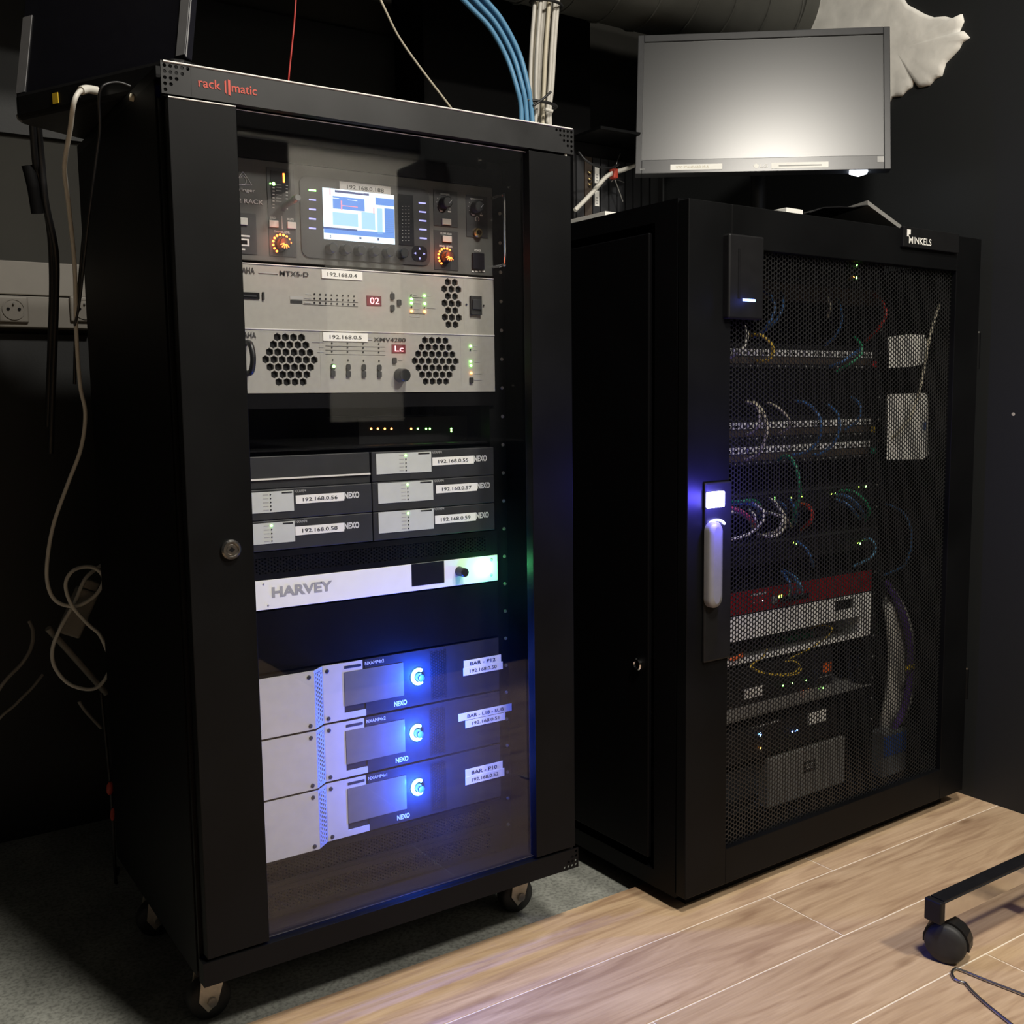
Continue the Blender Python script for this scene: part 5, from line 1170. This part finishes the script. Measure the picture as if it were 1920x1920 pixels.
# ================================================================ SCREEN TERMINAL on the left rack
tz = RZ1
Apt = Vector((-.1085, .375, 0)); Bpt = Vector((.045, .085, 0)); ab = (Bpt-Apt).normalized(); nn = Vector((-ab.y, ab.x, 0))   # nn points away from camera
Lw = (Bpt-Apt).length
TT = Matrix.Translation((Apt.x, Apt.y, tz)) @ Matrix((ab, nn, Vector((0, 0, 1)))).transposed().to_4x4()
st = thing('laptop', (Apt.x+nn.x*.12+ab.x*.1, Apt.y+nn.y*.12+ab.y*.1, tz), 'black laptop with grey lid strips overhanging the glass-door rack', 'laptop')
bb = MB().prismz([(0.018, 0), (Lw-.012, 0), (Lw, .012), (Lw, .21), (0, .21), (0, .018)], .0005, .036).build('base', 'plastic_black', st, TT, bevel=.006)
lean = math.radians(10)
TS = TT @ Matrix.Translation((0, .014, .037)) @ Matrix.Rotation(-lean, 4, 'X')
B('lid', 'bezel_black', st, 0, Lw, 0, .012, 0, .165, TS, .002)
B('side_strip', 'handle_grey', st, 0.001, .020, -.0012, -.0001, .004, .114, TS); B('side_strip', 'handle_grey', st, Lw-.016, Lw-.001, -.0012, -.0001, .004, .16, TS)
B('yellow_port', 'tag_yellow', st, .095, .106, -.001, .003, .010, .024, TT); B('port', 'matt_black', st, .135, .150, -.001, .003, .010, .024, TT)
MB().lathe((.014, .012, .001), (0, 0, 1), [(.004, 0), (.007, .003), (.008, .008)], 12, True).build('corner_foot', 'handle_grey', st, TT)
wcable('white network cable hanging from the laptop', 'cable_white', [(180, 169, .20), (164, 167, .19), (148, 173, .18), (138, 195, .18), (132, 240, .21), (121, 312, .27), (128, 380, .33), (140, 500, .42), (143, 620, .48), (150, 720, .52), (160, 775, .54), (152, 840, .56), (128, 905, .58), (100, 985, .60), (88, 1060, .61), (92, 1105, .62), (110, 1130, .62), (145, 1136, .62), (180, 1115, .62), (194, 1085, .62), (175, 1064, .62), (140, 1068, .61), (123, 1095, .61), (135, 1135, .61), (165, 1170, .62), (190, 1195, .62), (206, 1250, .63), (180, 1290, .63), (135, 1285, .63), (105, 1255, .63), (98, 1220, .63), (112, 1180, .62), (140, 1130, .63), (160, 1085, .64), (190, 1060, .66)], .0033, 'network_cable')
q0 = onY(172, 169, .065); tag(MB().tube([onY(152, 170, .182), onY(164, 167, .19), onY(181, 170, .203)], .0055, 8, 4).build('cable_boot', 'cable_white'), 'white plug boot pushed into the laptop', 'plug')
wcable('thin black power lead hooking into the laptop', 'cable_black', [(245, 162, .14), (225, 155, .14), (205, 156, .14), (190, 165, .14), (185, 190, .15), (187, 240, .17), (180, 300, .19), (165, 420, .22), (150, 560, .3), (140, 610, .33)], .0018)
tag(MB().tube([onY(245, 182, .13), onY(258, 186, .125), onY(272, 196, .12)], .005, 8, 4).build('beige_plug', 'cable_cream'), 'beige plug behind the black power lead', 'plug')

# left background: trunking with sockets on the back wall
ya = YB-.05
T0 = onY(0, 487, ya); T1 = onY(0, 552, ya); T2 = onY(0, 612, ya); xe = onY(168, 500, ya).x
tr = thing('cable_trunking', ((XL+xe)/2, YB-.025, T2.z), 'cream wall trunking with sockets left of the glass-door rack', 'trunking')
B('upper_duct', 'cream_plastic', tr, XL+.05, xe, ya, YB-.0005, T1.z+.001, T0.z, bevel=.002); B('lower_duct', 'cream_plastic', tr, XL+.05, xe, ya+.004, YB-.0005, T2.z, T1.z, bevel=.002)
for px in (25, 158):
    c0 = onY(px, 580, ya); s_ = B('socket', 'cream_plastic', tr, c0.x-.026, c0.x+.026, ya-.004, ya+.004, c0.z-.024, c0.z+.024, bevel=.003)
    MB().lathe((c0.x, ya-.0042, c0.z), (0, -1, 0), [(.020, 0), (.020, .002), (.0175, .002), (.0175, .0005)], 24).build('socket_ring', 'cream_plastic', s_)
    for dx in (-.0095, .0095): MB().lathe((c0.x+dx, ya-.0048, c0.z), (0, -1, 0), [(.003, 0), (.003, .0012)], 10).build('pin_hole', 'matt_black', s_)
    MB().lathe((c0.x, ya-.0044, c0.z+.010), (0, -1, 0), [(.0022, 0), (.0018, .006)], 8).build('earth_pin', 'steel', s_)
GB = 'black cables hanging left of the glass-door rack'
for i, (pts, lab) in enumerate([
    ([(60, 220, .55), (66, 300, .60), (72, 330, .62), (92, 420, .66), (98, 520, .68), (95, 640, .7), (90, 800, .72)], 'left black cable running down past the trunking'),
    ([(70, 215, .55), (78, 300, .60), (86, 380, .62), (104, 470, .66), (105, 560, .68), (100, 700, .7), (95, 850, .72)], 'right black cable running down past the trunking'),
    ([(160, 330, .52), (158, 420, .55), (150, 520, .58), (143, 600, .60), (140, 720, .62)], 'thin black cable close to the rack side by the sockets')]):
    wcable(lab, 'cable_black', pts, .0055 if i < 2 else .003, 'cable', GB)
tag(MB().tube([onY(52, 310, .615), onY(62, 350, .62), onY(70, 400, .63)], .010, 10, 4).build('cable_sleeve', 'matt_black'), 'black sleeve around the hanging cables above the trunking', 'sleeve')
wcable('grey flat cable slanting down at the left of the rack', 'cable_grey_shaded', [(90, 1178, .64), (120, 1210, .65), (160, 1255, .66), (200, 1300, .67)], .006)
wcable('grey cable curving out of the frame at lower left', 'cable_grey_shaded', [(55, 1165, .62), (62, 1185, .61), (58, 1215, .60), (40, 1245, .59), (0, 1290, .58), (-60, 1400, .57), (-110, 1600, .57), (-150, 1735, .57)], .003)
wcable('second grey cable curving out of the frame at lower left', 'cable_grey_shaded', [(80, 1265, .62), (60, 1290, .61), (30, 1320, .60), (-20, 1380, .59), (-90, 1600, .58), (-120, 1725, .58)], .0025)
wcable('short grey cable end near the floor left of the rack', 'cable_grey_shaded', [(148, 1315, .66), (162, 1335, .66), (190, 1365, .67)], .003)
t = thing('power_brick', onY(150, 1160, .65), 'beige power brick tangled in the white cable', 'adapter')
q0 = onY(145, 1150, .65); TQ = Matrix.Translation(q0) @ Matrix.Rotation(.45, 4, 'Y')
B('body', 'cable_grey_shaded', t, -.018, .018, -.015, .015, -.04, .045, TQ, .004); B('plug_block', 'cable_grey_shaded', t, -.013, .013, -.012, .012, .0455, .062, TQ, .003)
t = thing('power_lead', onY(212, 1600, .62), 'black power lead with small red connectors beside the rack', 'cable')
MB().tube([onY(190, 1300, .64), onY(200, 1400, .63), onY(207, 1470, .62), onY(211, 1530, .62), (onY(212, 1560, .62).x, .62, CZ+.004), (onY(222, 1560, .66).x, .68, CZ+.004)], .003, 7, 5).build('lead', 'cable_black', t)
for x, y, r_c in ((205, 1477, .006), (210, 1526, .004)):
    q0 = onY(x, y, .615); MB().lathe((q0.x, q0.y, q0.z-.012), (.1, 0, 1), [(r_c*.5, 0), (r_c, .005), (r_c, .016), (r_c*.5, .022)], 10, True).build('red_connector', 'ink_red', t)

# cables above the glass-door rack
def top_cable(label, m, pts, r, name, group=None):
    P = [onY(x, y, Y) for x, y, Y in pts]; P = [p for p in P if p.z > RZ1+.004]; e = P[-1].copy(); e.z = RZ1; P.append(e)   # enters through the roof
    d = (P[0]-P[1]).normalized(); u = P[0]+d*.12; u2_ = Vector((u.x+d.x*.1, u.y, ZC-.002)); P = [u2_, u] + P           # and comes down from the ceiling
    return tag(MB().tube(P, r, 8, 7).build(name, m), label, 'cable', group)
for i in range(5):
    d_ = (i-2)*8.6; dep = .335 + (.008 if i % 2 else -.004)
    top_cable('light blue cable, %s of the blue bundle from the left' % ('first second third fourth fifth'.split()[i]), 'cable_lightblue', [(850+d_*.5, -45-d_, dep+.02), (893+d_*.55, 3-d_*.7, dep+.02), (930+d_*.6, 45-d_*.5, dep+.015), (962+d_*.65, 105-d_*.3, dep+.01), (980+d_*.6, 165-d_*.1, dep), (986+d_*.55, 200, dep), (988+d_*.6, 230, dep), (990+d_*.6, 262, dep)], .0046, 'blue_cable', 'blue cables above the glass-door rack')
for i in range(9):
    d_ = (i-4)*5.4; dep = .355 + .010*math.sin(i*2.3)
    top_cable('pale riser cable, %s of the white bundle from the left' % ('first second third fourth fifth sixth seventh eighth ninth'.split()[i]), 'cable_cream' if i in (1, 5) else 'cable_grey', [(1030+d_, -60, dep), (1024+d_, 10, dep), (1018+d_, 90, dep), (1015+d_*.95, 160, dep), (1014+d_*.8, 200, dep), (1013+d_*.85, 232, dep), (1013+d_*.9, 262, dep)], .0038, 'riser_cable', 'white riser cables above the glass-door rack')
def tie(y, x0, x1, Y, label, m='cable_black'):
    a = onY(x0, y, Y); b = onY(x1, y, Y); c = (a+b)/2; w = (b.x-a.x)/2
    pts = [Vector((c.x+w*1.05*math.cos(q), c.y+.020*math.sin(q), c.z)) for q in [2*math.pi*i/16 for i in range(17)]]
    return tag(MB().tube(pts, .0028, 6, 1).build('cable_tie', m), label, 'cable tie')
tie(196, 974, 1040, .345, 'black tie around the blue and white cable bundles'); tie(8, 998, 1050, .355, 'black tie around the top of white cable bundle')
wcable('loose black tie end pointing up from the bundles', 'cable_black', [(1000, 198, .325), (1015, 188, .322), (1033, 172, .32)], .0022)
wcable('loose white tie end beside the bundles', 'cable_white', [(1022, 205, .328), (1036, 209, .325)], .0035)
top_cable('thin beige cable slanting across the dark above the rack', 'cable_cream', [(700, -30, .36), (722, 18, .36), (748, 70, .37), (790, 130, .38), (845, 202, .39), (870, 240, .40)], .0022, 'cable')
top_cable('thin red cable hanging behind the left rack top', 'cable_red', [(556, -20, .36), (552, 40, .36), (546, 100, .36), (541, 150, .36), (540, 175, .36)], .0015, 'cable')
o = B('cable_chute', 'matt_black', None, onY(768, 30, .86).x, onY(1078, 30, .86).x, .80, .935, 1.30, 2.2); tag(o, 'black vertical cable chute on the back wall behind bundles', 'chute')

# ================================================================ ROLLING STAND base and wire on the floor
rs = thing('rolling_stand', (1.22, -.385, 0), 'chrome floor stand rail on black twin-wheel caster at right edge', 'stand')
B('base_rail', 'chrome', rs, .978, 1.58, -.398, -.372, .068, .098, bevel=.0015)
B('top_strip', 'plastic_black', rs, .978, 1.58, -.3965, -.3735, .0982, .1000)
B('end_cap', 'plastic_black', rs, .966, .9778, -.399, -.371, .066, .0995, bevel=.002)
B('cross_bar', 'chrome', rs, 1.215, 1.24, -.80, -.3985, .07, .096, bevel=.0015)
def twin(cx, cyy):
    c = MB().cyl((cx, cyy, .050), (cx, cyy, .0675), .006, 10).build('caster', 'plastic_black', rs)
    ax = Vector((.93, .37, 0)).normalized(); sd = Vector((-ax.y, ax.x, 0)); o = Vector((cx, cyy, .030)) - sd*.004; rw = .030
    for s in (-1, 1):
        MB().lathe(o+ax*s*.003, ax*s, [(rw-.001, 0), (rw, .003), (rw, .015), (rw*.9, .0195), (rw*.5, .0215), (rw*.1, .022)], 28, True).build('wheel', 'rubber', c)
    fr = []
    for q in range(-10, 191, 20): fr.append((rw+.0035, q))
    ring = lambda off: [o + ax*off + sd*(r_*math.cos(math.radians(q))) + Vector((0, 0, 1))*(r_*math.sin(math.radians(q))) for r_, q in fr]
    MB().rings([ring(-.013), ring(.013)], True, False).build('hood', 'plastic_black', c)
twin(1.0, -.385); twin(1.55, -.385); twin(1.228, -.77)
pts = [onZ(x, y, .0035) for x, y in ((1960, 1881), (1920, 1864), (1850, 1837), (1800, 1817), (1790, 1816), (1785, 1823), (1790, 1834), (1802, 1840), (1810, 1842), (1822, 1856), (1850, 1882), (1900, 1922), (1950, 1965))]
tag(MB().tube([(p.x, p.y, .0025) for p in pts], .0022, 8, 4).build('wire_hook', 'steel'), 'bent metal wire hook lying on the planks', 'wire')

# dark objects added behind the camera to shape reflections in the glass
fc = thing('added_dark_case', (1.18, -1.9, 0), 'low black case added to darken the floor mirrored in the glass', 'case')  # added to keep the bright far floor out of the reflection
B('case_body', 'matt_black', fc, .80, 1.57, -2.26, -1.46, .0005, .60, bevel=.01); B('case_lid', 'matt_black', fc, .80, 1.57, -2.26, -1.46, .6005, .72, bevel=.01); B('latch', 'steel', fc, 1.1, 1.2, -1.4595, -1.452, .56, .64)
def silhouette(x0, x1, z0, z1, y, label):  # invented boxes that give the dark silhouettes mirrored in the door
    t = thing('wall_silhouette', ((x0+x1)/2, y, z0), label, 'silhouette'); B('silhouette_body', 'matt_black', t, x0, x1, YF+.021, y, z0, z1, bevel=.01); B('grille', 'device_black', t, x0+.02, x1-.02, y+.0002, y+.006, z0+.02, z1-.02)
s0, s1 = onY(380, 300, 2.06), onY(548, 300, 2.06); silhouette(s0.x, s1.x, onY(450, 345, 2.06).z, onY(450, 247, 2.06).z, -2.06, 'smaller added black speaker on the wall opposite the racks')
s0 = onY(800, 300, 2.06); silhouette(s0.x, XR-.01, onY(850, 478, 2.06).z, onY(850, 300, 2.06).z, -2.06, 'larger added black speaker in the corner opposite the racks')
